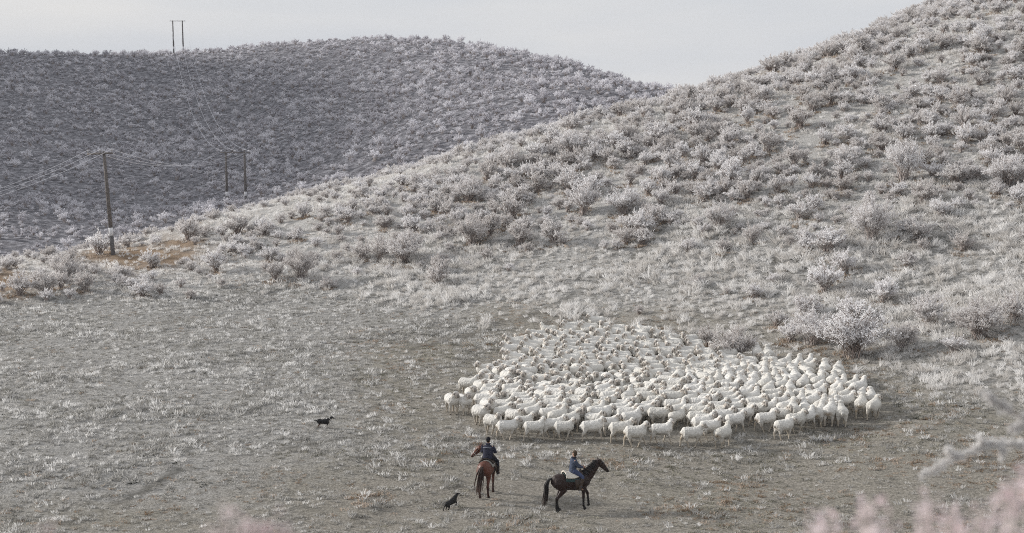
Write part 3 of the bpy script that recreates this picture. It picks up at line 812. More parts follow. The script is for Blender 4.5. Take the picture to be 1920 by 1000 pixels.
M_wool = mat_coat("sheep_wool", 26, 0.55, 0.95, 0.05, 0.16, 0.025, (1, 1, 0.5), rnd=0.07)
def sheep_mesh(name, seed, swing, yaw, pitch, hunch=0.0):
    g = np.random.default_rng(seed); V, Fc = [], []
    k = g.uniform(.95, 1.06)
    limb(V, Fc, [(-.53, 0, .60, .12, .15), (-.44, 0, .60, .225, .235), (-.22, 0, .59, .26 * k, .25), (.02, 0, .58, .27 * k, .255), (.22, 0, .59, .26 * k, .255), (.38, 0, .62, .22, .235), (.49, 0, .66, .14, .17)], n=16)
    nk = yaw_pts([(.30, 0, .66, .185, .22), (.42, 0, .765, .155, .175), (.50, 0, .85, .125, .135), (.545, 0, .91, .10, .10)], (.36, 0, .66), yaw * .45, pitch * .7)
    limb(V, Fc, nk, n=12)
    hp = nk[-2][:3]; hz = 0.02
    hd = lambda pts: [(*(np.array(hp) + np.array(p[:3])), *p[3:]) for p in yaw_pts(pts, (0, 0, 0), yaw, pitch * .3)]
    limb(V, Fc, hd([(-.05, 0, .06, .105, .10), (.04, 0, .075, .128, .128), (.13, 0, .03, .102, .108), (.21, 0, -.035, .074, .08), (.26, 0, -.075, .056, .058)]))
    for s in (-1, 1):
        limb(V, Fc, hd([(.02, s * .09, .08, .02, .036), (.0, s * .17, .08, .016, .042), (-.02, s * .235, .05, .012, .022)]), side=(0, 0, 1), n=8)
    for i, (x0, s) in enumerate(((.30, 1), (.30, -1), (-.37, 1), (-.37, -1))):
        w = swing * (1 if i in (0, 3) else -1) * g.uniform(.75, 1.2)
        y = s * .135
        if i < 2:
            limb(V, Fc, [(x0, y, .50, .085, .10), (x0 + w * .12, y, .36, .062, .075), (x0 + w * .20 + .01, y, .22, .042, .045), (x0 + w * .33, y * .95, .08, .031, .033), (x0 + w * .38 + .01, y * .95, .03, .036, .042), (x0 + w * .38 + .02, y * .95, .0, .036, .045)], n=8)
        else:
            limb(V, Fc, [(x0, y, .52, .10, .15), (x0 + w * .10, y, .38, .078, .105), (x0 - .06 + w * .22, y, .25, .045, .055), (x0 - .03 + w * .32, y * .95, .09, .032, .035), (x0 - .02 + w * .38, y * .95, .03, .036, .042), (x0 - .01 + w * .38, y * .95, 0, .036, .045)], n=8)
    limb(V, Fc, [(-.53, 0, .66, .05, .05), (-.60, 0, .60, .04, .035), (-.61, 0, .50, .03, .025)], n=8)
    co, no, fc = fuse(V, Fc, 0.022, 3)
    co[:, 2] += .075 * np.clip(co[:, 2] / .36, 0, 1); hp = (hp[0], hp[1], hp[2] + .075); xmin = co[:, 0].min()
    hpn = np.array(hp); hdv = np.array(hd([(.26, 0, -.07, 0)])[0][:3]) + np.array([0, 0, .075]) - hpn; hdv /= np.linalg.norm(hdv)
    along = (co - hpn) @ hdv; perp = np.linalg.norm((co - hpn) - along[:, None] * hdv, axis=1)
    face = np.clip((along - .075) / .04, 0, 1) * (perp < .15)
    ear = ((np.abs((co - hpn) @ np.cross(hdv, (0, 0, 1.0)))) > .10) & (co[:, 2] > hpn[2] - .03) & (along > -.06) & (along < .08) & (perp < .26) & (perp > .11)
    face = np.maximum(face, ear.astype(float))
    leg = np.clip((.36 - co[:, 2]) / .05, 0, 1) * (np.abs(co[:, 1]) > .04)
    wool = (1 - face) * (1 - leg)
    nz = noise3(co * np.array([13, 13, 10]), seed) * .55 + noise3(co * np.array([30, 30, 14]), seed + 5) * .5
    co = co + no * (nz * 0.021 * wool)[:, None]
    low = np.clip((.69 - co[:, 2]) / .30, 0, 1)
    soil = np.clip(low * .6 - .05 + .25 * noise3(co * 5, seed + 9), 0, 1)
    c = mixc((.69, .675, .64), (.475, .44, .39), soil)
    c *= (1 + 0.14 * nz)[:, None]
    st = np.clip((xmin + .16 - co[:, 0]) / .1, 0, 1) * np.clip((.72 - co[:, 2]) / .15, 0, 1) * np.clip(.5 + g.uniform(-.5, .6), 0, 1); c = c * (1 - st[:, None]) + st[:, None] * np.array((.40, .31, .21))
    c = c * (1 - face[:, None]) + face[:, None] * np.array((.53, .485, .44))
    mz = np.clip((along - .20) / .04, 0, 1) * (perp < .12); c = c * (1 - mz[:, None] * .55)
    eye = (np.abs(along - .13) < .028) & (np.abs(perp - .10) < .035) & (co[:, 2] > hpn[2] + .03) & (face > .5); c[eye] *= .25
    c = c * (1 - leg[:, None]) + leg[:, None] * np.array((.50, .45, .38))
    hoof = co[:, 2] < .035; c[hoof] = (.12, .10, .085)
    co[:, 0] *= .87; co[:, 1] *= 1.2
    return coated(name, co, fc, np.clip(c, 0, 1), M_wool)
SHEEP_POSES = [  # swing, head yaw, head pitch, word
 (.55, 0.0, 0.0, "striding, head up"), (-.5, .7, .05, "striding, head turned left"), (.5, -.7, .05, "striding, head turned right"), (.35, 0.0, -.45, "head held low"),
 (.08, 0.25, .12, "standing, head raised"), (.1, -1.15, .0, "standing, head turned right"), (-.1, 1.15, 0.0, "standing, head turned left"), (-.55, .15, -.2, "striding, neck forward"), (.3, -.3, -.7, "nosing downward"), (-.2, 0, .15, "standing alert")]
SHEEP = [sheep_mesh(f"sheep_pose_{k}", 500 + k, *p[:3]) for k, p in enumerate(SHEEP_POSES)]

# ---- the flock: hand-placed outer animals, then the packed middle circling round
EDGE = [  # photo pixel of the feet, heading (0 = right, 90 = away, 180 = left, -90 = toward), pose, words
 (848, 775, -70, 4, "leftmost sheep of the flock, standing apart and facing the camera"),
 (869, 776, -62, 9, "second stray sheep at the flock's left tip, beside the leftmost one"),
 (884, 762, -80, 4, "sheep facing the camera just right of the two strays at the left tip"),
 (878, 742, -25, 6, "sheep broadside behind the two strays at the flock's left tip"),
 (902, 797, -50, 0, "sheep stepping forward at the lower left corner of the flock"),
 (924, 816, -45, 2, "sheep angled toward the camera beside the front row's left end"),
 (952, 824, 4, 0, "first sheep of the front row, striding right behind the red horse's rider"),
 (1002, 826, 8, 1, "second sheep of the front row, striding right with head turned"),
 (1058, 826, 3, 0, "third sheep of the front row, long-bodied and striding right"),
 (1038, 822, 6, 7, "sheep half hidden behind the third sheep of the front row"),
 (1110, 826, 10, 7, "fourth sheep of the front row with shaggy neck, striding right"),
 (1165, 829, 6, 7, "fifth sheep of the front row, overlapping its right neighbour"),
 (1192, 838, 4, 0, "lowest sheep in the middle of the front row, shaggy and striding"),
 (1240, 832, 2, 1, "sheep just right of the lowest shaggy sheep in the front row"),
 (1298, 838, 8, 0, "fluffy sheep striding right near the right end of the front row"),
 (1332, 826, 14, 2, "sheep behind the fluffy front one, pacing right"),
 (1356, 838, 48, 4, "small sheep seen from behind at the front, turning away"),
 (1378, 812, 20, 7, "sheep pacing right behind the small one that turns away"),
 (1436, 810, 15, 0, "plump sheep broadside alone in the gap of the front right edge"),
 (1470, 824, 25, 8, "sheep with dirty rump nearest the camera on the front right edge"),
 (1492, 812, 20, 0, "sheep half hidden behind the dirty-rumped sheep on the right"),
 (1512, 806, 32, 1, "sheep pacing away right of the dirty-rumped pair"),
 (1536, 800, 65, 0, "sheep seen from behind, first of three rumps at the right front"),
 (1556, 797, 70, 4, "sheep seen from behind, middle of three rumps at the right front"),
 (1577, 798, 85, 9, "sheep seen from behind, last of three rumps at the right front"),
 (1614, 782, 72, 0, "sheep walking away, left one of the pair at the flock's right tip"),
 (1638, 785, 62, 2, "rightmost sheep of the flock with stained rump, walking away"),
 (1420, 682, 88, 4, "shaded sheep, left one of two standing behind the flock by the bush"),
 (1440, 686, 92, 9, "shaded sheep, right one of two standing behind the flock by the bush"),
 (1120, 622, 176, 4, "topmost sheep at the back of the flock, facing left"),
 (1108, 634, 178, 4, "sheep right below the topmost one at the back, facing left"),
 (1072, 632, 178, 6, "sheep broadside at the back of the flock left of the topmost one"),
 (1030, 640, 178, 5, "sheep at the upper left back edge, facing left"),
 (962, 662, 185, 4, "uppermost sheep at the left shoulder of the flock, looking left"),
 (958, 676, 186, 9, "second sheep down at the flock's left shoulder, looking left"),
 (957, 690, 190, 4, "third sheep down at the flock's left shoulder, looking left"),
 (962, 704, 195, 6, "lowest sheep of the stack at the flock's left shoulder"),
 (910, 716, 215, 4, "upright sheep with head high on the flock's left edge"),
 (912, 734, 240, 9, "sheep facing the camera below the upright one on the left edge"),
 (1160, 636, 170, 6, "sheep at the back edge right of the topmost one"),
 (1210, 640, 160, 5, "rounded sheep at the back edge facing away to the left"),
]
cx, cy = hit(1265, 735)
def flow(x, y, g):
    """heading of a sheep at a spot: the flock wheels round, its left side spilling toward the viewer"""
    a = np.degrees(np.arctan2((y - cy) / 1.0, (x - cx) * 1.25)) + 90
    a = (a + 180) % 360 - 180
    u, v, _ = project(x, y, height0(x, y))
    mid = smooth01(735, 775, v) * smooth01(1520, 1400, u)          # front half streams right
    a = np.where(rng.uniform(0, 1, len(x)) < mid * .85, 8 + 0 * a, a)
    back_left = smooth01(1180, 1040, u) * smooth01(745, 715, v)
    a = np.where(rng.uniform(0, 1, len(x)) < back_left * .8, 185 + 25 * smooth01(690, 730, v), a)
    right = smooth01(1420, 1500, u)
    a = np.where(rng.uniform(0, 1, len(x)) < right * .8, 68, a)
    return a + g.normal(0, 20, len(x))
gs = np.random.default_rng(21)
fx = gs.uniform(poly[:, 0].min(), poly[:, 0].max(), 6000); fy = gs.uniform(poly[:, 1].min(), poly[:, 1].max(), 6000)
k = inside(fx, fy); fx, fy = fx[k], fy[k]
N_FILL = 415
fx, fy = fx[:N_FILL], fy[:N_FILL]
fa = flow(fx, fy, gs)
ex = np.array([hit(u, v) for u, v, *_ in EDGE]); ea = np.array([float(e[2]) for e in EDGE])
OFF = np.array([-.31, 0, .31])
def relax(fx, fy, fa, it=110):
    A = np.radians(np.r_[ea, fa]); cA, sA = np.cos(A), np.sin(A); ne = len(ea)
    X = np.r_[ex[:, 0], fx]; Y = np.r_[ex[:, 1], fy]; n = len(X)
    for q in range(it):
        mx = np.zeros(n); my = np.zeros(n); tq = np.zeros(n)
        cxs = X[:, None] + OFF * cA[:, None]; cys = Y[:, None] + OFF * sA[:, None]
        for a in range(3):
            for b in range(3):
                dx = cxs[:, a][:, None] - cxs[:, b][None]; dy = cys[:, a][:, None] - cys[:, b][None]
                d = np.sqrt(dx * dx + dy * dy) + 1e-6; np.fill_diagonal(d, 9)
                ov = np.clip(.62 - d, 0, None); w = ov / d
                mx += (dx * w).sum(1) * .22; my += (dy * w).sum(1) * .22
        mx[:ne] = 0; my[:ne] = 0
        X = X + np.clip(mx, -.2, .2); Y = Y + np.clip(my, -.2, .2)
        out = ~inside(X, Y); out[:ne] = False
        X = np.where(out, X + (cx - X) * .015, X); Y = np.where(out, Y + (cy - Y) * .015, Y)
    return X[ne:], Y[ne:]
fx, fy = relax(fx, fy, fa)
print("flock", len(fx) + len(EDGE), "extent", np.ptp(poly[:, 0]), np.ptp(poly[:, 1]))
flock = []
for (u, v, a, pose, lab), (x, y) in zip(EDGE, ex): flock.append(dict(x=x, y=y, a=a, pose=pose, label=lab, s=gs.uniform(.98, 1.06), u=u, v=v))
uu, vv, _ = project(fx, fy, height0(fx, fy))
def pick_pose(a):
    """animals broadside to the riders often look round toward them"""
    a = (a + 180) % 360 - 180; q = gs.uniform()
    if abs(a) < 50 and q < .5: return int(gs.choice([2, 5]))
    if abs(a) > 130 and q < .5: return int(gs.choice([1, 6]))
    return int(gs.choice([0, 4, 9, 7, 3, 1, 2, 8, 0, 4]))
fill = [dict(x=fx[i], y=fy[i], a=fa[i], pose=pick_pose(fa[i]), s=gs.uniform(.92, 1.08), u=uu[i], v=vv[i]) for i in range(len(fx))]
fill.sort(key=lambda d: d["y"])
n_ind = 300 - len(flock)
rest = fill[n_ind:]; fill = fill[:n_ind]
def sheep_words(d):
    a = (d["a"] + 22.5) % 360
    face = ["facing right", "facing away right", "seen from behind", "facing away left", "facing left", "coming forward left", "facing the camera", "coming forward right"][int(a // 45)]
    u, v = d["u"], d["v"]
    col = "left end" if u < 1000 else "left half" if u < 1130 else "middle" if u < 1290 else "right half" if u < 1440 else "right end"
    row = "front rows" if v > 790 else "second ranks" if v > 765 else "inner ranks" if v > 740 else "centre" if v > 715 else "rear ranks"
    return f"sheep {face}, {SHEEP_POSES[d['pose']][3].replace('striding, ', '').replace('standing, ', '').replace('standing ', '')}, flock's {row}, {col}"
number_off(fill, sheep_words, lambda d: d["u"], None, "")
def slope_rot(x, y, ang):
    e = 0.5
    zx = float(height0(np.array([x + e]), np.array([y]))[0] - height0(np.array([x - e]), np.array([y]))[0]) / (2 * e)
    zy = float(height0(np.array([x]), np.array([y + e]))[0] - height0(np.array([x]), np.array([y - e]))[0]) / (2 * e)
    return (0, -math.atan(zx * math.cos(ang) + zy * math.sin(ang)), ang)
for d in flock + fill:
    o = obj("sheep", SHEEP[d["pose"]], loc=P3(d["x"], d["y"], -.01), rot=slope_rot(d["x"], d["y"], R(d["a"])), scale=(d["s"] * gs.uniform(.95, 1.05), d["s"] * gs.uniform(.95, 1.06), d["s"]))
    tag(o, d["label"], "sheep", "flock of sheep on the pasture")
V, Fc, Cc, off = [], [], [], 0
for d in rest:
    me = SHEEP[d["pose"]]; n = len(me.vertices)
    co = np.empty(n * 3, np.float32); me.vertices.foreach_get("co", co); co = co.reshape(-1, 3) * d["s"]
    cc = np.empty(n * 4, np.float32); me.color_attributes["Col"].data.foreach_get("color", cc); Cc.append(cc.reshape(-1, 4)[:, :3] * gs.uniform(.9, 1.05))
    c, s = math.cos(R(d["a"])), math.sin(R(d["a"])); p = P3(d["x"], d["y"], -.01)
    V.append(np.stack([co[:, 0] * c - co[:, 1] * s + p.x, co[:, 0] * s + co[:, 1] * c + p.y, co[:, 2] + p.z], 1))
    Fc += [tuple(i + off for i in q.vertices) for q in me.polygons]; off += n
if rest:
    me = mesh_from("sheep_mass", np.concatenate(V), Fc, M_wool); set_colors(me, np.clip(np.concatenate(Cc), 0, 1))
    tag(obj("sheep_mass", me), "packed sheep at the far back of the flock", "sheep", "flock of sheep on the pasture", "stuff")
# ------------------------------------------------------------------ horses
M_coat = mat_coat("horse_coat", 30, 0.12, 0.5, 0.35, 0.22, 0.01)
M_hair = mat_coat("horse_hair", 60, 0.5, 0.6, 0.3, 0.45, 0.01, (6, 6, .6))
M_leather = mat_varied("saddle_leather", (0.025, 0.017, 0.012), (0.07, 0.045, 0.03), 14, 0.5, 0.2, spec=0.4)
M_sheepskin = mat_varied("sheepskin", (0.55, 0.50, 0.42), (0.82, 0.79, 0.73), 22, 0.95, 0.9)
M_blanket_teal = mat_varied("saddle_blanket_teal", (0.03, 0.055, 0.06), (0.07, 0.11, 0.11), 30, 0.9, 0.3)
M_blanket_grey = mat_varied("saddle_blanket_grey", (0.20, 0.19, 0.17), (0.42, 0.40, 0.37), 30, 0.9, 0.3)
M_steel = mat_varied("stirrup_steel", (0.35, 0.35, 0.36), (0.6, 0.6, 0.6), 20, 0.35, spec=0.6)
M_rein = mat_varied("rein_rope", (0.05, 0.035, 0.025), (0.12, 0.09, 0.07), 30, 0.7)
M_pale_rope = mat_varied("pale_rope", (0.6, 0.58, 0.54), (0.8, 0.79, 0.76), 30, 0.8)
def tube_mesh(name, pts, r, mat, sides=6):
    V, Fc = [], []
    tubes3(V, Fc, [np.array(p, float) for p in pts], [r] * len(pts) if not hasattr(r, '__len__') else r, sides)
    return mesh_from(name, V, Fc, mat)
def shell(name, xs, prof, mat, thick=0.02, n=14, bump=0.0, seed=0):
    """saddle-like cover: prof(x) -> (half width, centre z, half height, max angle, lift); arcs over the back"""
    V, Fc = [], []; m = len(xs); g = np.random.default_rng(seed)
    for side in (0, 1):
        for x in xs:
            hw, zc, hh, th, lift = prof(x)
            for k in range(n):
                a = -th + 2 * th * k / (n - 1)
                o = lift + (thick if side == 0 else 0) + (g.normal(0, bump) if side == 0 else 0)
                V.append((x + (g.normal(0, bump) if bump else 0), (hw + o) * math.sin(a), zc + (hh + o) * math.cos(a)))
    N = m * n
    for i in range(m - 1):
        for k in range(n - 1):
            q = i * n + k
            Fc.append((q, q + 1, q + n + 1, q + n)); Fc.append((N + q, N + q + n, N + q + n + 1, N + q + 1))
    for i in range(m - 1):
        for k in (0, n - 1):
            q = i * n + k; Fc.append((q, q + n, N + q + n, N + q))
    for k in range(n - 1):
        for i in (0, m - 1):
            q = i * n + k; Fc.append((q, q + 1, N + q + 1, N + q))
    return mesh_from(name, V, Fc, mat)
def back_prof(x):
    """the horse's trunk section at x: half width, centre z, half height"""
    xs = [-.80, -.58, -.22, .12, .42, .62]; hw = [.20, .29, .295, .285, .25, .18]; zc = [1.17, 1.20, 1.135, 1.12, 1.15, 1.18]; hh = [.24, .305, .315, .335, .345, .26]
    return float(np.interp(x, xs, hw)), float(np.interp(x, xs, zc)), float(np.interp(x, xs, hh))
def build_horse(loc, heading, label, coat, dark, hair, hair_tip, legs, neck_yaw, head_yaw, neck_up, tail, saddle, tail_sway=0.0):
    """legs: four (swing, bend) for left fore, right fore, left hind, right hind"""
    root = obj("horse", None, loc=loc, rot=(0, 0, heading)); root.empty_display_size = 0.3
    tag(root, label, "horse", "ridden horses")
    V, Fc = [], []
    limb(V, Fc, [(-.83, 0, 1.16, .15, .18)] + [(x, 0, back_prof(x)[1], back_prof(x)[0], back_prof(x)[2]) for x in (-.72, -.58, -.4, -.22, .12, .42, .58)] + [(.70, 0, 1.17, .13, .20)], n=20)
    for s in (-1, 1):     # haunches
        limb(V, Fc, [(-.62, s * .13, 1.33, .13, .16), (-.60, s * .15, 1.15, .16, .27), (-.52, s * .15, .98, .135, .21)], n=14)
    nk = [(.46, 0, 1.25, .18, .32), (.68, 0, 1.42, .14, .265), (.88, 0, 1.61, .105, .205), (1.05, 0, 1.79, .088, .155), (1.09, 0, 1.87, .075, .11)]
    nk = [(.48 + (p[0] - .48) * math.cos(neck_yaw * (k / 4)), (p[0] - .48) * math.sin(neck_yaw * (k / 4) ** 1.1), p[2] + neck_up * (k / 4), p[3], p[4]) for k, p in enumerate(nk)]
    limb(V, Fc, nk, side=(-math.sin(neck_yaw * .5), math.cos(neck_yaw * .5), 0), n=16)
    pv = np.array(nk[3][:3])
    hd = lambda pts: [(*(pv + np.array(q[:3])), *q[3:]) for q in yaw_pts(pts, (0, 0, 0), head_yaw)]
    sd = (-math.sin(head_yaw), math.cos(head_yaw), 0)
    limb(V, Fc, hd([(-.02, 0, .05, .075, .10), (.08, 0, .03, .095, .135), (.20, 0, -.08, .085, .13), (.34, 0, -.23, .062, .088), (.44, 0, -.34, .058, .072), (.49, 0, -.395, .05, .055)]), side=sd, n=14)
    for s in (-1, 1):
        limb(V, Fc, hd([(.03, s * .055, .10, .035, .028), (.05, s * .065, .19, .032, .022), (.07, s * .06, .27, .008, .008)]), side=sd, n=8)
        limb(V, Fc, hd([(.18, s * .075, .0, .02, .028), (.22, s * .078, -.03, .02, .02)]), side=sd, n=8)
    feet = []
    for i, (sw, bend) in enumerate(legs):
        s = 1 if i in (0, 2) else -1
        y = s * (.135 if i < 2 else .15)
        if i < 2:
            hip = np.array([.42, y, 1.0]); L1, L2, L3 = .46, .36, .17
            a1 = sw; knee = hip + np.array([math.sin(a1), 0, -math.cos(a1)]) * L1
            a2 = sw - bend; fet = knee + np.array([math.sin(a2), 0, -math.cos(a2)]) * L2
            a3 = a2 + (.45 if bend < .3 else -.1); hoof = fet + np.array([math.sin(a3), 0, -math.cos(a3)]) * L3
            el = hip + (knee - hip) * .35
            limb(V, Fc, [(.46, y * .95, 1.14, .12, .20), (*hip, .105, .165), (*el, .078, .105), (*(hip + (knee - hip) * .75), .055, .062), (*knee, .058, .066), (*(knee + (fet - knee) * .3), .046, .050), (*(knee + (fet - knee) * .8), .043, .047),
                           (*fet, .046, .054), (*(fet + (hoof - fet) * .55), .044, .048), (*(fet + (hoof - fet) * .62), .056, .066), (*hoof, .064, .076)], n=12)
        else:
            hip = np.array([-.50, y, 1.0]); st = hip + np.array([.10 + sw * .15, 0, -.16])
            a1 = sw - .55; hock = st + np.array([math.sin(a1), 0, -math.cos(a1)]) * .42
            a2 = sw + .10 - bend; fet = hock + np.array([math.sin(a2), 0, -math.cos(a2)]) * .37
            a3 = a2 + .45; hoof = fet + np.array([math.sin(a3), 0, -math.cos(a3)]) * .16
            limb(V, Fc, [(-.56, y, 1.15, .15, .25), (*(hip + np.array([.02, 0, -.02])), .135, .21), (*st, .105, .15), (*(st + (hock - st) * .5), .07, .095), (*(st + (hock - st) * .85), .05, .062), (*hock, .062, .078), (*(hock + (fet - hock) * .3), .048, .056),
                           (*(hock + (fet - hock) * .8), .044, .048), (*fet, .046, .054), (*(fet + (hoof - fet) * .55), .044, .048), (*(fet + (hoof - fet) * .62), .056, .066), (*hoof, .064, .076)], n=12)
        feet.append(hoof)
    co, no, fc = fuse(V, Fc, 0.021, 5)
    drop = co[:, 2].min(); 
    lowleg = np.clip((.62 - co[:, 2]) / .25, 0, 1)
    c = mixc(coat, dark, lowleg)
    pch = np.clip(noise3(co * 2.2, 5) * .5 + .35, 0, 1); c = c * (1 - .35 * pch[:, None]) + np.array(dark)[None] * (.35 * pch[:, None])
    hdv = np.array(hd([(.49, 0, -.395, 0)])[0][:3]); mz = np.clip((.22 - np.linalg.norm(co - hdv, axis=1)) / .1, 0, 1); c = c * (1 - mz[:, None] * .7) + np.array(dark) * mz[:, None] * .7
    eye = np.linalg.norm(co - np.array(hd([(.2, .09, -.015, 0)])[0][:3]), axis=1) < .032; eye |= np.linalg.norm(co - np.array(hd([(.2, -.09, -.015, 0)])[0][:3]), axis=1) < .032; c[eye] = (.006, .005, .005)
    c[co[:, 2] < drop + .075] = (.035, .03, .026)
    body = obj("body", coated("horse_body", co, fc, np.clip(c, 0, 1), M_coat), root, loc=(0, 0, -drop))
    up = -drop
    # mane and forelock: overlapping locks along the crest
    V, Fc = [], []; g = np.random.default_rng(3)
    for k in range(34):
        t = k / 33 * 3.6; i = min(int(t), 3); f = t - i
        a = np.array(nk[i]); b = np.array(nk[i + 1]); q = a + (b - a) * f
        tang = (b - a)[:3] / np.linalg.norm((b - a)[:3]); latv = np.array([-math.sin(neck_yaw * .5), math.cos(neck_yaw * .5), 0]); nrm = np.cross(tang, latv); nrm = nrm if nrm[2] > 0 else -nrm
        p = q[:3] + nrm * (q[4] - .01); ln = g.uniform(.16, .26) * (0.8 if k < 5 else 1)
        sdv = latv * g.choice([-1, -1, 1])
        limb(V, Fc, [(*(p), .03, .016), (*(p + nrm * .03 + sdv * .05), .032, .016), (*(p + sdv * (q[3] * .9) - nrm * ln * .55), .026, .012), (*(p + sdv * (q[3] * 1.05) - nrm * ln + g.normal(0, .015, 3)), .008, .005)], side=tuple(tang), n=6)
    for k in range(6):
        p = np.array(hd([(.06, (k - 2.5) * .012, .15, 0)])[0][:3]); e = np.array(hd([(.24 + g.normal(0, .02), (k - 2.5) * .025, .0, 0)])[0][:3])
        limb(V, Fc, [(*p, .018, .014), (*((p + e) / 2 + np.array([0, 0, .03])), .016, .010), (*e, .005, .004)], side=sd, n=6)
    me = mesh_from("mane", V, Fc, M_hair); set_colors(me, np.tile(np.array(hair), (len(V), 1))); obj("mane", me, root, loc=(0, 0, up))
    # tail: many hanging strands
    V, Fc = [], []
    for k in range(30):
        j = g.normal(0, 1, 2); ln = g.uniform(.85, 1.05)
        pts = []
        for q, (tx, tz, sp, r) in enumerate(tail):
            pts.append((tx + j[0] * sp * .6 + g.normal(0, .006), j[1] * sp + tail_sway * (q / len(tail)) ** 1.3, 1.32 - (1.32 - tz) * ln, r, r * .8))
        limb(V, Fc, pts, n=5)
    zz = np.array([v[2] for v in V]); t = np.clip((.85 - zz) / .5, 0, 1)
    me = mesh_from("tail", V, Fc, M_hair); set_colors(me, mixc(hair, hair_tip, t)); obj("tail", me, root, loc=(0, 0, up))
    # tack
    def lifted(lift, th, x0=None): 
        return lambda x: (*back_prof(x), th(x) if callable(th) else th, lift)
    sad = obj("saddle", shell("saddle_seat", np.linspace(-.22, .34, 9), lambda x: (back_prof(x)[0] * .9, back_prof(x)[1], back_prof(x)[2], 1.05, .045 + .04 * max(0, (-x - .02) / .2) ** 2 + .09 * max(0, (x - .2) / .14) ** 2), M_leather, .03), root, loc=(0, 0, up))
    obj("saddle_blanket", shell("saddle_blanket", np.linspace(-.36, .40, 9), lifted(.008, 1.35), saddle["blanket"], .022), sad)
    if saddle.get("fleece"):
        obj("sheepskin", shell("sheepskin", np.linspace(-.36, .26, 16), lambda x: (back_prof(x)[0] * .98, back_prof(x)[1], back_prof(x)[2], 1.02 - .2 * max(0, (x - .0) / .3), .05 + .05 * max(0, (-x - .06) / .3) ** 1.5), M_sheepskin, .055, 22, .009, 4), sad)
    V, Fc = [], []
    for s in (-1, 1):
        limb(V, Fc, [(.12, s * .30, 1.28, .014, .12), (.14, s * .345, 1.08, .012, .14), (.16, s * .35, .90, .010, .10)], n=10)
    obj("saddle_flaps", mesh_from("saddle_flaps", V, Fc, M_leather), sad)
    ring = [(.28, math.sin(a) * .285, 1.125 + math.cos(a) * .355) for a in np.linspace(0, 2 * math.pi, 21)]
    obj("girth", tube_mesh("girth", ring, .018, M_leather), sad)
    for s in (-1, 1):
        l = tube_mesh("leather", [(.14, s * .33, 1.2), (.16, s * .37, .95), (.17, s * .385, .87)], .012, M_leather)
        obj("stirrup_leather", l, sad)
        st = [(.17 + .0 * a, s * .385 + .065 * math.sin(a), .83 + .07 * math.cos(a)) for a in np.linspace(0, 2 * math.pi, 13)]
        obj("stirrup", tube_mesh("stirrup", st, .011, M_steel), sad)
    def ring_at(px, pz, rw, rh, tilt):
        return [tuple(np.array(hd([(px + rh * math.cos(a) * math.sin(tilt), rw * math.sin(a), pz + rh * math.cos(a) * math.cos(tilt), 0)])[0][:3])) for a in np.linspace(0, 2 * math.pi, 17)]
    br = obj("bridle", tube_mesh("bridle", ring_at(.33, -.22, .072, .10, .75), .011, saddle.get("halter", M_leather)), root, loc=(0, 0, up))
    obj("browband", tube_mesh("browband", ring_at(.10, .02, .102, .145, .5), .010, M_leather), br)
    for s in (-1, 1):
        obj("cheek_strap", tube_mesh("cheek", [hd([(.09, s * .10, .02, 0)])[0][:3], hd([(.22, s * .093, -.13, 0)])[0][:3], hd([(.35, s * .07, -.26, 0)])[0][:3]], .009, M_leather), br)
    hands = saddle["hands"]
    for s, hnd in zip((1, -1), hands):
        m0 = np.array(hd([(.40, s * .065, -.31, 0)])[0][:3]); e = np.array(hnd) - np.array([0, 0, up])
        pts = [m0 * (1 - t) + e * t + np.array([0, 0, -.10 * math.sin(math.pi * t)]) + np.array([0, s * .10 * math.sin(math.pi * t), 0]) for t in np.linspace(0, 1, 9)]
        obj("rein", tube_mesh("rein", pts, .009, M_rein), br)
    V, Fc = [], []
    ch = [(.52, math.sin(a) * .20, 1.20 + math.cos(a) * .27) for a in np.linspace(.6, 2 * math.pi - .6, 17)]
    obj("breast_strap", tube_mesh("breast", [(.40, .27, 1.28), (.60, .20, 1.22), (.74, .08, 1.14), (.765, 0, 1.12), (.74, -.08, 1.14), (.60, -.20, 1.22), (.40, -.27, 1.28)], .016, M_leather), sad)
    return root, up

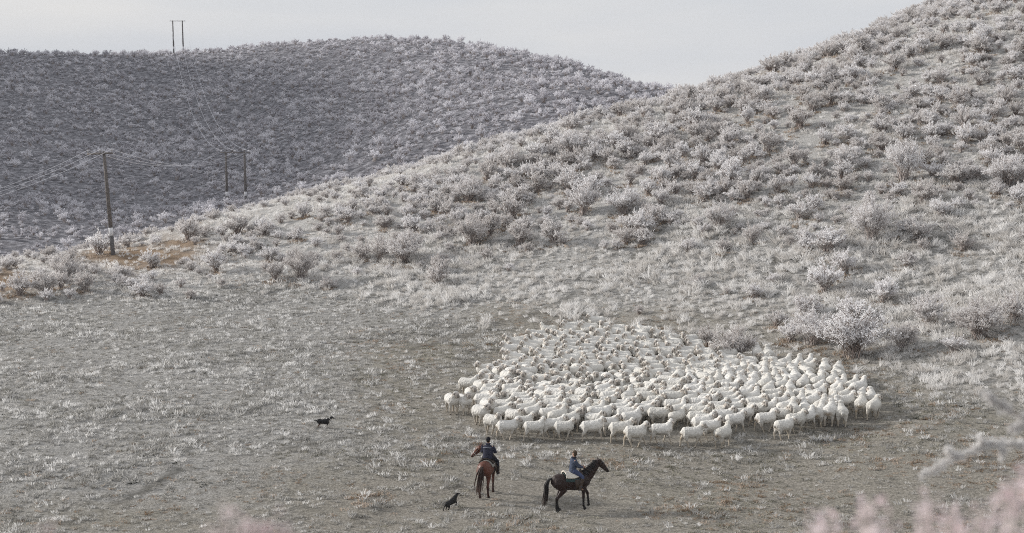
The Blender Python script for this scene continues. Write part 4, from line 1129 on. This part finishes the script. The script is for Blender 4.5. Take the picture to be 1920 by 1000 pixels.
# ------------------------------------------------------------------ riders
M_skin = mat_coat("skin", 30, 0.05, 0.55, 0.3, 0.1)
def cloth(name, c0, c1, scale=26, bump=0.35): return mat_varied(name, c0, c1, scale, 0.9, bump)
def build_rider(loc, heading, label, look, lean, elbows, mats, hat, scale=1.0):
    """origin: where the seat meets the saddle; facing +x"""
    root = obj("person", None, loc=loc, rot=(0, 0, heading), scale=(scale,) * 3); root.empty_display_size = 0.2
    tag(root, label, "person", "riders herding the flock")
    tx = lambda p: (p[0] + lean * max(0, p[2]), *p[1:])
    T = lambda pts: [tx(p) for p in pts]
    sho = lambda s: np.array(tx((.0, s * .19, .50)))
    hand = lambda s: np.array((.40, s * .09, .20))
    elb = lambda s: np.array(tx((elbows[0], s * elbows[1], .25)))
    knee = lambda s: np.array((.31, s * .32, -.17)); ank = lambda s: np.array((.17, s * .385, -.60)); toe = lambda s: np.array((.33, s * .40, -.66))
    hip = lambda s: np.array((.02, s * .11, .07))
    V, Fc = [], []
    limb(V, Fc, T([(0, 0, .02, .15, .11), (0, 0, .14, .15, .105), (.01, 0, .28, .145, .10), (.02, 0, .42, .165, .105), (.0, 0, .52, .13, .08), (.0, 0, .56, .06, .06)]), n=16)
    limb(V, Fc, T([(.0, 0, .52, .058, .058), (.02, 0, .66, .055, .055)]), n=10)
    hc = np.array(tx((.03, 0, .74)))
    hd = lambda pts: [(*(hc + np.array(q[:3])), *q[3:]) for q in yaw_pts(pts, (0, 0, 0), look)]
    sd = (-math.sin(look), math.cos(look), 0)
    limb(V, Fc, hd([(.015, 0, -.125, .032, .035), (.02, 0, -.085, .058, .072), (.005, 0, -.03, .07, .09), (-.005, 0, .03, .076, .098), (-.01, 0, .08, .066, .086), (-.01, 0, .112, .035, .045)]), side=sd, n=16)
    limb(V, Fc, hd([(.088, 0, .015, .010, .008), (.108, 0, -.022, .016, .014), (.092, 0, -.035, .012, .010)]), side=sd, n=8)
    limb(V, Fc, hd([(.086, 0, -.068, .022, .007), (.09, 0, -.078, .018, .006)]), side=sd, n=8)
    for s in (-1, 1):
        limb(V, Fc, hd([(-.005, s * .074, .02, .008, .02), (-.012, s * .084, .0, .008, .024), (-.005, s * .076, -.03, .006, .012)]), side=sd, n=8)
        h, e, w = sho(s), elb(s), hand(s)
        limb(V, Fc, [(*h, .055, .06), (*(h + (e - h) * .5), .047, .05), (*e, .040, .042), (*(e + (w - e) * .35), .040, .042), (*(w), .027, .023)], n=10)
        d = (w - e) / np.linalg.norm(w - e)
        pal = w + d * .055
        limb(V, Fc, [(*w, .026, .02), (*(w + d * .03), .018, .038), (*pal, .018, .042), (*(w + d * .085), .016, .038)], n=10)
        for k in range(4):       # fingers closing round the rein
            o = np.array([0, 0, .030 - .020 * k]); ln = (.036, .042, .039, .030)[k]
            b0 = w + d * .082 + o; b1 = b0 + d * ln * .8 + np.array([0, -s * .006, 0]); b2 = b1 + np.array([-.006, -s * .028, -.004]); b3 = b2 - d * .022 + np.array([0, -s * .004, 0])
            limb(V, Fc, [(*b0, .0095), (*b1, .009), (*b2, .0085), (*b3, .0075)], n=7)
        t0 = w + d * .03 + np.array([0, -s * .012, .03]); t1 = t0 + d * .035 + np.array([0, -s * .018, .012]); t2 = t1 + d * .026 + np.array([0, -s * .012, -.012])
        limb(V, Fc, [(*t0, .012), (*t1, .0105), (*t2, .008)], n=7)
        hp, kn, an, to = hip(s), knee(s), ank(s), toe(s)
        limb(V, Fc, [(*hp, .10, .10), (*(hp + (kn - hp) * .5), .08, .08), (*kn, .055, .058), (*(kn + (an - kn) * .3), .055, .06), (*an, .036, .04)], n=12)
        limb(V, Fc, [(*(an + np.array([-.05, 0, -.03])), .035, .03), (*(an + (to - an) * .5), .042, .035), (*to, .036, .022)], n=10)
    co, no, fc = fuse(V, Fc, 0.0095, 2)
    c = np.tile(np.array((.42, .25, .18)), (len(co), 1))
    for s in (-1, 1):
        e = np.array(hd([(.082, s * .032, .012, 0)])[0][:3]); k = np.linalg.norm(co - e, axis=1) < .013; c[k] = (.04, .03, .025)
    lp = np.array(hd([(.09, 0, -.072, 0)])[0][:3]); k = np.linalg.norm((co - lp) * np.array([1, 1, 2.2]), axis=1) < .024; c[k] = (.36, .15, .12)
    obj("body", coated("rider_body", co, fc, c, M_skin), root)
    # jacket
    V, Fc = [], []
    b = mats.get("bulk", 1.0)
    limb(V, Fc, T([(-.01, 0, .0, .195 * b, .16), (-.01, 0, .12, .19 * b, .145), (.0, 0, .28, .19 * b, .14), (.01, 0, .42, .205 * b, .142), (.0, 0, .50, .185 * b, .125), (.0, 0, .555, .10, .09), (.01, 0, .60, .085, .085)]), n=18)
    for s in (-1, 1):
        h, e, w = sho(s), elb(s), hand(s)
        limb(V, Fc, [(*(h + np.array([0, -s * .05, .0])), .075, .08), (*h, .082 * b, .085), (*(h + (e - h) * .5), .070 * b, .072), (*e, .062, .064), (*(e + (w - e) * .5), .054, .056), (*(w - (w - e) * .06), .042, .042)], n=12)
    co, no, fc = fuse(V, Fc, 0.016, 3)
    co = co + no * (.008 * noise3(co * np.array([9, 9, 14]), 4) + .004 * noise3(co * 24, 6))[:, None]
    jk = obj("jacket", mesh_from("jacket", co, fc, mats["jacket"]), root)
    V, Fc = [], []
    ring = [np.array(tx((.01 + .088 * math.cos(a), .09 * math.sin(a), .60))) for a in np.linspace(0, 2 * math.pi, 19)]
    tubes3(V, Fc, ring, [.024] * 19, 8); obj("collar", mesh_from("collar", V, Fc, mats.get("collar", mats["jacket"])), jk)
    if mats.get("piping"):
        pts = [np.array(tx((-.142 + .05 * (y / .19) ** 2, y * b, .46))) for y in np.linspace(-.16, .16, 9)]
        obj("yoke_piping", tube_mesh("piping", pts, .011, mats["piping"]), jk)
    # trousers
    V, Fc = [], []
    limb(V, Fc, [(-.02, 0, -.03, .15, .10), (-.02, 0, .05, .175, .135), (-.01, 0, .13, .165, .12)], n=16)
    for s in (-1, 1):
        hp, kn, an = hip(s), knee(s), ank(s)
        limb(V, Fc, [(*(hp + np.array([-.03, 0, 0])), .115, .12), (*(hp + (kn - hp) * .5), .098, .10), (*kn, .072, .076), (*(kn + (an - kn) * .35), .07, .075), (*(kn + (an - kn) * .8), .058, .06)], n=12)
    co, no, fc = fuse(V, Fc, 0.017, 3)
    obj("trousers", mesh_from("trousers", co + no * (.006 * noise3(co * 14, 8))[:, None], fc, mats["trousers"]), root)
    for s in (-1, 1):
        kn, an, to = knee(s), ank(s), toe(s); top = kn + (an - kn) * mats.get("boot_top", .45)
        V, Fc = [], []
        limb(V, Fc, [(*top, .078, .082), (*(top + (an - top) * .5), .07, .074), (*an, .052, .058), (*(an + np.array([-.01, 0, -.06])), .045, .05)], n=12)
        limb(V, Fc, [(*(an + np.array([-.07, 0, -.05])), .04, .038), (*(an + np.array([.02, 0, -.04])), .05, .045), (*(an + (to - an) * .6 + np.array([0, 0, -.01])), .05, .038), (*to, .042, .028)], n=12)
        co, no, fc = fuse(V, Fc, 0.014, 3)
        obj("boot", mesh_from("boot", co, fc, mats["boots"]), root)
    # hair and hat
    V, Fc = [], []
    limb(V, Fc, hd([(-.035, 0, -.085, .052, .045), (-.035, 0, -.03, .076, .075), (-.022, 0, .03, .081, .092), (-.015, 0, .085, .070, .088), (-.012, 0, .118, .04, .05)]), side=sd, n=16)
    co, no, fc = fuse(V, Fc, 0.011, 2); obj("hair", mesh_from("hair", co, fc, mats["hair"]), root)
    V, Fc = [], []
    if hat == "beanie":
        limb(V, Fc, hd([(-.004, 0, .018, .089, .110), (-.006, 0, .045, .090, .111), (-.01, 0, .085, .081, .101), (-.012, 0, .125, .055, .07), (-.012, 0, .145, .022, .028)]), side=sd, n=18)
        limb(V, Fc, hd([(-.003, 0, .008, .091, .112), (-.004, 0, .042, .094, .115)]), side=sd, n=18)
    else:
        limb(V, Fc, hd([(-.006, 0, .03, .086, .107), (-.008, 0, .065, .087, .107), (-.012, 0, .105, .072, .09), (-.013, 0, .135, .035, .045)]), side=sd, n=18)
        limb(V, Fc, hd([(.085, 0, .042, .065, .008), (.13, 0, .038, .055, .008), (.165, 0, .030, .028, .006)]), side=sd, n=14)
    co, no, fc = fuse(V, Fc, 0.010, 2); obj("beanie" if hat == "beanie" else "cap", mesh_from("hat", co, fc, mats["hat"]), root)
    return root

def ground_z(x, y): return float(height(np.array([x]), np.array([y]))[0])
# chestnut horse, seen from behind
hx, hy = hit(909, 934); H1 = R(76)
h1p = Vector((hx + .45 * math.cos(H1), hy + .45 * math.sin(H1), 0)); h1p.z = ground_z(h1p.x, h1p.y) - .01
TAIL = [(-.86, 1.34, .012, .030), (-.97, 1.26, .025, .034), (-1.03, 1.05, .05, .030), (-1.06, .75, .065, .024), (-1.08, .45, .07, .016), (-1.09, .26, .06, .006)]
hands1 = [(.46, .10, 1.74), (.46, -.08, 1.74)]
horse1, up1 = build_horse(h1p, H1, "chestnut horse seen from behind, walking toward the flock with a rider", (.118, .037, .019), (.04, .016, .011), (.035, .018, .013), (.15, .10, .08),
    [(.16, .05), (-.10, .0), (-.12, .0), (.10, .0)], 1.2, 1.45, -.10, TAIL, dict(blanket=M_blanket_grey, hands=hands1, halter=M_pale_rope), tail_sway=.14)
M_navy = cloth("navy_jacket", (.020, .022, .038), (.050, .052, .080)); M_black = cloth("black_wool", (.006, .006, .008), (.018, .018, .022)); M_blacktr = cloth("black_trousers", (.010, .010, .014), (.028, .028, .036))
M_dkboot = cloth("dark_boot_leather", (.014, .011, .009), (.04, .03, .025), 14, .1); M_pipe = mat_varied("pale_piping", (.30, .32, .38), (.45, .46, .5), 30)
M_hair_d = cloth("dark_hair", (.010, .008, .006), (.03, .022, .016), 60); M_blue = cloth("blue_jacket", (.035, .047, .078), (.078, .095, .14)); M_jeans = cloth("blue_jeans", (.040, .055, .115), (.085, .105, .185))
M_chaps = cloth("brown_gaiters", (.050, .038, .030), (.11, .085, .07), 14, .1); M_brownhat = cloth("brown_cap", (.06, .042, .03), (.12, .09, .065)); M_hair_b = cloth("brown_hair", (.05, .032, .02), (.10, .07, .045), 60)
M_darkcollar = cloth("dark_collar", (.012, .014, .022), (.03, .032, .045))
build_rider(tuple(Vector(h1p) + Vector((.04 * math.cos(H1), .04 * math.sin(H1), 1.50 + up1 - 0.0))), H1 - R(4), "rider in navy jacket and black beanie seen from behind on the chestnut horse", R(-6), .06, (.10, .30),
    dict(jacket=M_navy, trousers=M_blacktr, boots=M_dkboot, hair=M_hair_d, hat=M_black, piping=M_pipe, bulk=1.12), "beanie")
# dark bay horse, walking right
hx, hy = hit(1066, 958); H2 = R(17)
h2p = Vector((hx + .15, hy, 0)); h2p.z = ground_z(h2p.x, h2p.y) - .01
TAIL2 = [(-.86, 1.33, .010, .032), (-1.0, 1.27, .02, .036), (-1.08, 1.08, .035, .032), (-1.10, .75, .045, .026), (-1.13, .45, .05, .018), (-1.19, .24, .05, .006)]
hands2 = [(.46, .10, 1.74), (.46, -.08, 1.74)]
horse2, up2 = build_horse(h2p, H2, "dark bay horse standing side-on to the right with white sheepskin saddle", (.028, .013, .010), (.008, .007, .007), (.012, .010, .010), (.085, .065, .055),
    [(.60, .48), (.0, .0), (.02, .0), (-.16, .0)], .12, .05, .04, TAIL2, dict(blanket=M_blanket_teal, fleece=True, hands=hands2))
build_rider(tuple(Vector(h2p) + Vector((.02 * math.cos(H2), .02 * math.sin(H2), 1.53 + up2))), H2, "rider in blue jacket, jeans and brown cap on the dark bay horse", R(118), .05, (.14, .25),
    dict(jacket=M_blue, trousers=M_jeans, boots=M_chaps, hair=M_hair_b, hat=M_brownhat, collar=M_darkcollar, boot_top=.12), "cap")

# ------------------------------------------------------------------ dogs
M_dog = mat_coat("dog_coat", 45, 0.3, 0.6, 0.3, 0.3, 0.01)
def build_dog(loc, heading, label, legs, head_pitch, tail, white_legs, collar, pitch=0.0, prick=True):
    root = obj("dog", None, loc=loc, rot=(0, pitch, heading)); root.empty_display_size = .1
    root.scale = (.9, .9, .9); tag(root, label, "dog", "sheepdogs")
    V, Fc = [], []
    limb(V, Fc, [(-.34, 0, .46, .075, .09), (-.26, 0, .45, .11, .13), (-.08, 0, .425, .11, .12), (.10, 0, .42, .12, .145), (.22, 0, .44, .11, .145), (.30, 0, .465, .075, .10)], n=14)
    nk = yaw_pts([(.24, 0, .48, .09, .115), (.33, 0, .56, .075, .09), (.38, 0, .62, .06, .066)], (.26, 0, .48), 0, head_pitch); limb(V, Fc, nk, n=12)
    hp = np.array(nk[-1][:3]); hd = lambda pts: [(*(hp + np.array(q[:3])), *q[3:]) for q in pts]
    limb(V, Fc, hd([(-.03, 0, .02, .05, .05), (.03, 0, .02, .06, .06), (.09, 0, -.005, .042, .042), (.15, 0, -.03, .028, .028), (.185, 0, -.038, .02, .02)]), n=12)
    for s in (-1, 1):
        limb(V, Fc, hd([(.0, s * .04, .06, .022, .014), (-.005, s * .045, .10, .02, .01), (.0 if prick else .02, s * .05, .15 if prick else .09, .005, .005)]), n=8)
    for i, (sw, bd) in enumerate(legs):
        s = 1 if i in (0, 2) else -1
        if i < 2:
            h = np.array([.20, s * .075, .40]); k = h + np.array([math.sin(sw), 0, -math.cos(sw)]) * .16; f = k + np.array([math.sin(sw - bd), 0, -math.cos(sw - bd)]) * .14
            limb(V, Fc, [(*h, .04, .065), (*(h + (k - h) * .5), .032, .045), (*k, .024, .028), (*f, .019, .021), (*(f + np.array([.03, 0, -.012])), .022, .016)], n=8)
        else:
            h = np.array([-.26, s * .07, .42]); st = h + np.array([.06 + sw * .05, 0, -.12]); a = sw - .6; k = st + np.array([math.sin(a), 0, -math.cos(a)]) * .13; f = k + np.array([math.sin(sw + .1 - bd), 0, -math.cos(sw + .1 - bd)]) * .11
            limb(V, Fc, [(*h, .05, .085), (*st, .038, .055), (*(st + (k - st) * .6), .026, .034), (*k, .02, .026), (*f, .018, .02), (*(f + np.array([.03, 0, -.012])), .022, .016)], n=8)
    limb(V, Fc, tail, n=8)
    co, no, fc = fuse(V, Fc, 0.013, 3)
    co = co + no * (.006 * noise3(co * 30, 2))[:, None]
    zmin = co[:, 2].min()
    c = np.tile(np.array((.013, .012, .012)), (len(co), 1))
    if white_legs:
        w = np.clip((.20 - (co[:, 2] - zmin)) / .05, 0, 1) * (co[:, 0] > 0); c = c * (1 - w[:, None]) + w[:, None] * np.array((.62, .58, .54))
        t = np.clip((.30 - (co[:, 2] - zmin)) / .1, 0, 1) * (co[:, 0] < -.05); c = c * (1 - t[:, None]) + t[:, None] * np.array((.10, .055, .035))
        w = np.clip((.13 - np.linalg.norm((co - np.array([.33, 0, .44])) , axis=1)) / .05, 0, 1); c = c * (1 - w[:, None] * .8) + w[:, None] * .8 * np.array((.55, .52, .48))
        tt = np.clip((-.48 - co[:, 0]) / .05, 0, 1); c = c * (1 - tt[:, None]) + tt[:, None] * np.array((.60, .57, .53))
    obj("body", coated("dog_body", co, fc, c, M_dog), root, loc=(0, 0, -zmin))
    if collar:
        q = np.array(nk[1][:3]); ring = [tuple(q + np.array([-.05 * math.cos(a), .082 * math.sin(a), .085 * math.cos(a)])) for a in np.linspace(0, 2 * math.pi, 15)]
        obj("collar", tube_mesh("dog_collar", ring, .013, M_pale_rope), root, loc=(0, 0, -zmin))
    return root
dx, dy = hit(607, 802)
build_dog(P3(dx, dy, -.04), R(10), "black sheepdog with white forelegs and pricked ears standing apart on the left", [(.12, .1), (-.12, .05), (.1, 0), (-.2, 0)], -.05, [(-.33, 0, .49, .03), (-.43, 0, .50, .028), (-.53, 0, .53, .024), (-.60, 0, .55, .012)], True, True)
dx, dy = hit(849, 953)
build_dog(P3(dx, dy, -.03), R(44), "black sheepdog seen from behind, bounding along left of the chestnut horse", [(.55, .9), (.3, 1.1), (-.35, .0), (-.15, .0)], -.35, [(-.33, 0, .47, .03), (-.42, 0, .42, .03), (-.50, 0, .33, .026), (-.54, 0, .24, .010)], False, False, pitch=-.33, prick=False)
# ------------------------------------------------------------------ power line
M_pole = mat_varied("weathered_pole", (.085, .074, .068), (.21, .188, .175), 6, .9, .4)
M_poledark = mat_varied("tarred_pole_foot", (.09, .085, .085), (.17, .16, .16), 6, .9, .3)
M_band = mat_varied("white_pole_band", (.62, .62, .64), (.78, .78, .80), 9)
M_insul = mat_varied("frosted_insulator", (.20, .18, .17), (.75, .75, .78), 30)
M_wire = mat_varied("rimed_wire", (.62, .62, .66), (.86, .86, .90), 4)
def pole_parts(root, x, y, h, r, lean):
    """one upright: bottom, band, top stacked"""
    def at(z): return np.array([x + lean * z, y, z])
    def piece(nm, z0, z1, ra, rb, mat):
        V, Fc = [], []; limb(V, Fc, [(*at(z0), ra, ra), (*at((z0 + z1) / 2), (ra + rb) / 2, (ra + rb) / 2), (*at(z1), rb, rb)], n=12)
        return obj(nm, mesh_from(nm, V, Fc, mat), root)
    piece("pole_foot", -.4, 1.55, r, r * .97, M_poledark)
    piece("pole_shaft", 2.0, h, r * .95, r * .68, M_pole)
    piece("painted_band", 1.50, 2.1, r * 1.02, r * 1.01, M_band)
    return at(h)
def crossarm(root, p0, p1, mat=M_pole):
    V, Fc = [], []; p0 = np.array(p0); p1 = np.array(p1)
    limb(V, Fc, [(*p0, .07, .07), (*((p0 + p1) / 2), .07, .07), (*p1, .07, .07)], side=(0, 0, 1), n=8)
    obj("crossarm", mesh_from("crossarm", V, Fc, mat), root)
def insulator(root, p):
    V, Fc = [], []; p = np.array(p)
    limb(V, Fc, [(*p, .03, .03), (*(p + (0, 0, .10)), .03, .03), (*(p + (0, 0, .13)), .085, .085), (*(p + (0, 0, .2)), .075, .075), (*(p + (0, 0, .26)), .04, .04)], n=8)
    obj("insulator", mesh_from("insulator", V, Fc, M_insul), root)
    return p + np.array([0, 0, .24])
def wire(a, b, sag, r, label, n=40):
    a = np.array(a); b = np.array(b)
    pts = [a * (1 - t) + b * t + np.array([0, 0, -4 * sag * t * (1 - t)]) for t in np.linspace(0, 1, n)]
    pts0 = [p - pts[0] for p in pts]
    o = obj("power_line", tube_mesh("power_line", pts0, r, M_wire, 5), loc=tuple(pts[0]))
    tag(o, label, "power line", "frosted power lines")
def from_root(root, p): return np.array(root.location) + np.array(p)
# single pole on the left ridge
x, y = hit(212, 478); px1, py1 = x, y
r1 = obj("power_pole", None, loc=P3(x, y)); tag(r1, "weathered single wooden power pole with white band, leaning left on the ridge", "power pole", "power poles")
top = pole_parts(r1, 0, 0, 7.95, .17, -.062)
ca = top + np.array([0, -.16, -.12])
crossarm(r1, ca + np.array([-1.35, .5, -.08]), ca + np.array([.75, -.3, .05]))
t1 = [from_root(r1, insulator(r1, ca + np.array([-1.3 + 1.0 * k, .48 - .38 * k, -.01 + .06 * k]))) for k in range(3)]
# twin pole behind the ridge
def twin(u0, u1, v, d, h, label, topv):
    xa, ya, za = at_depth(u0, topv, d); xb, yb, zb = at_depth(u1, topv, d)
    gz = ground_z(float(xa), d)
    root = obj("twin_power_pole", None, loc=(float(xa), d, gz)); tag(root, label, "power pole", "power poles")
    hh = float(za) - gz; gap = float(xb - xa)
    pole_parts(root, 0, 0, hh, .21, -.012); 
    g2 = ground_z(float(xb), d) - gz
    V = pole_parts(root, gap, 0, hh, .21, -.012)
    crossarm(root, (-.85, -.19, hh - .1), (gap + .75, -.19, hh - .1))
    return root, [from_root(root, insulator(root, (q, -.19, hh - .05))) for q in (-.65, gap * .5, gap + .6)], hh
r2, t2, h2 = twin(424.5, 459.5, 378, 262.0, 0, "twin-legged wooden power pole with crossbar behind the ridge", 285)
r3, t3, h3 = twin(324.5, 342.5, 95, 486.0, 0, "distant twin-legged power pole standing on the far skyline", 39)
print("twin pole heights", h2, h3)
names = ("near", "middle", "far")
off = [np.array([float(c) for c in at_depth(-170, v, 122.0)]) for v in (398, 404, 413)]
for k in range(3):
    wire(off[k], t1[k], .55, .012, f"frosted wire from the single pole out of the picture's left edge, {('top', 'middle', 'bottom')[k]} one")
    wire(t1[k], t2[k], 1.7, .013, f"faint frosted wire sagging between single pole and twin pole, {('left', 'middle', 'right')[k]} one")
    wire(t2[k], t3[k], 8.0, .027, f"white frosted wire climbing the far hill from the twin pole, {('left', 'middle', 'right')[k]} one", 70)

# ------------------------------------------------------------------ twigs close to the camera, far out of focus
M_rosy = mat_leafy("rosy_frosted_leaf", (.64, .45, .475), (.89, .79, .80), 14, rnd=.4)
M_palerime = mat_leafy("close_rime", (.72, .70, .69), (.90, .89, .88), 12, rnd=.4)
def twig_points(pix, d):
    return [np.array([float(c) for c in at_depth(u, v, dd)]) for (u, v), dd in zip(pix, d)]
def spray(V, Fc, LV, LF, pts, r, n, leaf, g, spread):
    pts = [np.array(p) for p in pts]
    tubes3(V, Fc, pts, list(np.linspace(r, r * .4, len(pts))), 5)
    nodes = np.linspace(.1, 1, max(4, int(len(pts) * 2.2))) + g.normal(0, .02, max(4, int(len(pts) * 2.2)))
    for k in range(n):
        t = (nodes[g.integers(0, len(nodes))] + g.normal(0, .025)) if k % 5 else g.uniform(0.05, 1); t = min(max(t, 0), .999) * (len(pts) - 1); i = min(int(t), len(pts) - 2); f = t - i
        c = pts[i] * (1 - f) + pts[i + 1] * f + g.normal(0, spread, 3)
        ld = g.normal(0, 1, 3); ld /= np.linalg.norm(ld); sdv = np.cross(ld, g.normal(0, 1, 3)); sdv /= np.linalg.norm(sdv)
        a = leaf * g.uniform(.5, 1.3); b = a * .35; q = len(LV)
        LV += [c, c + ld * a * .5 + sdv * b, c + ld * a, c + ld * a * .5 - sdv * b]; LF.append((q, q + 1, q + 2, q + 3))
def close_plant(label, root_px, depth, twigs, leafmat, seed, leaf, n, spread, r=.004):
    g = np.random.default_rng(seed)
    rx = (root_px - 960) / F * depth; rz = ground_z(rx, depth)
    root = obj("frosted_twig_plant", None, loc=(rx, depth, rz)); tag(root, label, "plant", "out-of-focus plants near the camera")
    o0 = np.array([rx, depth, rz])
    V, Fc, LV, LF = [], [], [], []
    for j, (pix, dd) in enumerate(twigs):
        p = twig_points(pix, [depth + q for q in dd])
        stem = [o0 + (p[0] - o0) * t + np.array([0, 0, .06 * math.sin(math.pi * t)]) for t in (0, .35, .7, 1)]
        if j == 0 or pix[0][1] > 1000: tubes3(V, Fc, [q - o0 for q in stem], [r * 1.5, r * 1.3, r * 1.1, r], 5)
        ln = math.hypot(pix[0][0] - pix[-1][0], pix[0][1] - pix[-1][1])
        spray(V, Fc, LV, LF, [q - o0 for q in p], r, int(n * min(1, ln / 240)) if pix[0][1] < 1000 else n, leaf, g, spread)
    obj("stems", mesh_from("close_stems", V, Fc, M_wood), root)
    obj("frosted_leaves", mesh_from("close_leaves", LV, LF, leafmat, smooth=False), root)
close_plant("blurred pale frosted twig arching in from the lower right edge", 2050, 4.6, [([(1990, 850), (1925, 836), (1880, 829), (1835, 838), (1780, 865), (1728, 892)], [0, 0, 0, 0, 0, 0]), ([(1838, 838), (1842, 828), (1836, 815)], [0, 0, 0]), ([(1790, 860), (1782, 848), (1775, 842)], [0, 0, 0]), ([(1870, 830), (1880, 845), (1878, 858)], [0, 0, 0])], M_palerime, 1, .012, 900, .0042, .003)
close_plant("blurred pale frosted twig at the right edge above the arching one", 2120, 4.3, [([(1985, 830), (1930, 790), (1890, 768), (1868, 755), (1848, 738)], [0] * 5), ([(1985, 830), (1940, 790), (1912, 800), (1896, 806)], [0] * 4)], M_palerime, 2, .013, 520, .0042, .003)
rose = []
g = np.random.default_rng(9)
for k in range(34):
    u0 = 1960 - 480 * g.uniform(0, 1) ** 1.4; top = np.interp(u0, [1480, 1600, 1700, 1800, 1860, 1900, 1960], [985, 945, 925, 950, 925, 878, 862]) + g.uniform(-5, 45)
    rose.append(([(u0 + g.uniform(-25, 25), 1130), (u0 + g.uniform(-15, 15), (1130 + top) / 2), (u0, top)], [g.uniform(-.2, .3)] * 3))
close_plant("blurred rosy frosted bush filling the bottom right corner", 1760, 2.5, rose, M_rosy, 3, .013, 34, .010)
rose = [([(u0, 1100), (u0 + 5, 1030), (u0 + 4, tp)], [0, 0, 0]) for u0, tp in ((405, 978), (425, 970), (470, 985), (450, 990), (520, 992), (540, 996), (85, 990), (490, 996))]
close_plant("blurred rosy frosted sprigs poking up at the bottom edge", 450, 1.9, rose, M_rosy, 5, .010, 26, .008)

# ------------------------------------------------------------------ thin winter air
def build_haze():
    x0, x1, y0, y1, z0, z1 = -720, 720, -320, 970, -78, 105
    V = [(x, y, z) for z in (z0, z1) for y in (y0, y1) for x in (x0, x1)]
    me = mesh_from("haze", V, [(0, 2, 3, 1), (4, 5, 7, 6), (0, 1, 5, 4), (2, 6, 7, 3), (0, 4, 6, 2), (1, 3, 7, 5)], None, smooth=False)
    m = bpy.data.materials.new("haze"); m.use_nodes = True; nt = m.node_tree; nt.nodes.clear()
    out = nt.nodes.new("ShaderNodeOutputMaterial"); v = nt.nodes.new("ShaderNodeVolumePrincipled")
    v.inputs["Density"].default_value = HAZE; v.inputs["Color"].default_value = (0.80, 0.86, 1.0, 1); v.inputs["Anisotropy"].default_value = 0.2
    nt.links.new(v.outputs[0], out.inputs["Volume"]); me.materials.append(m)
    tag(obj("haze", me), "thin bluish winter haze over the valley", "haze", kind="stuff")
HAZE = 0.00013
build_haze()
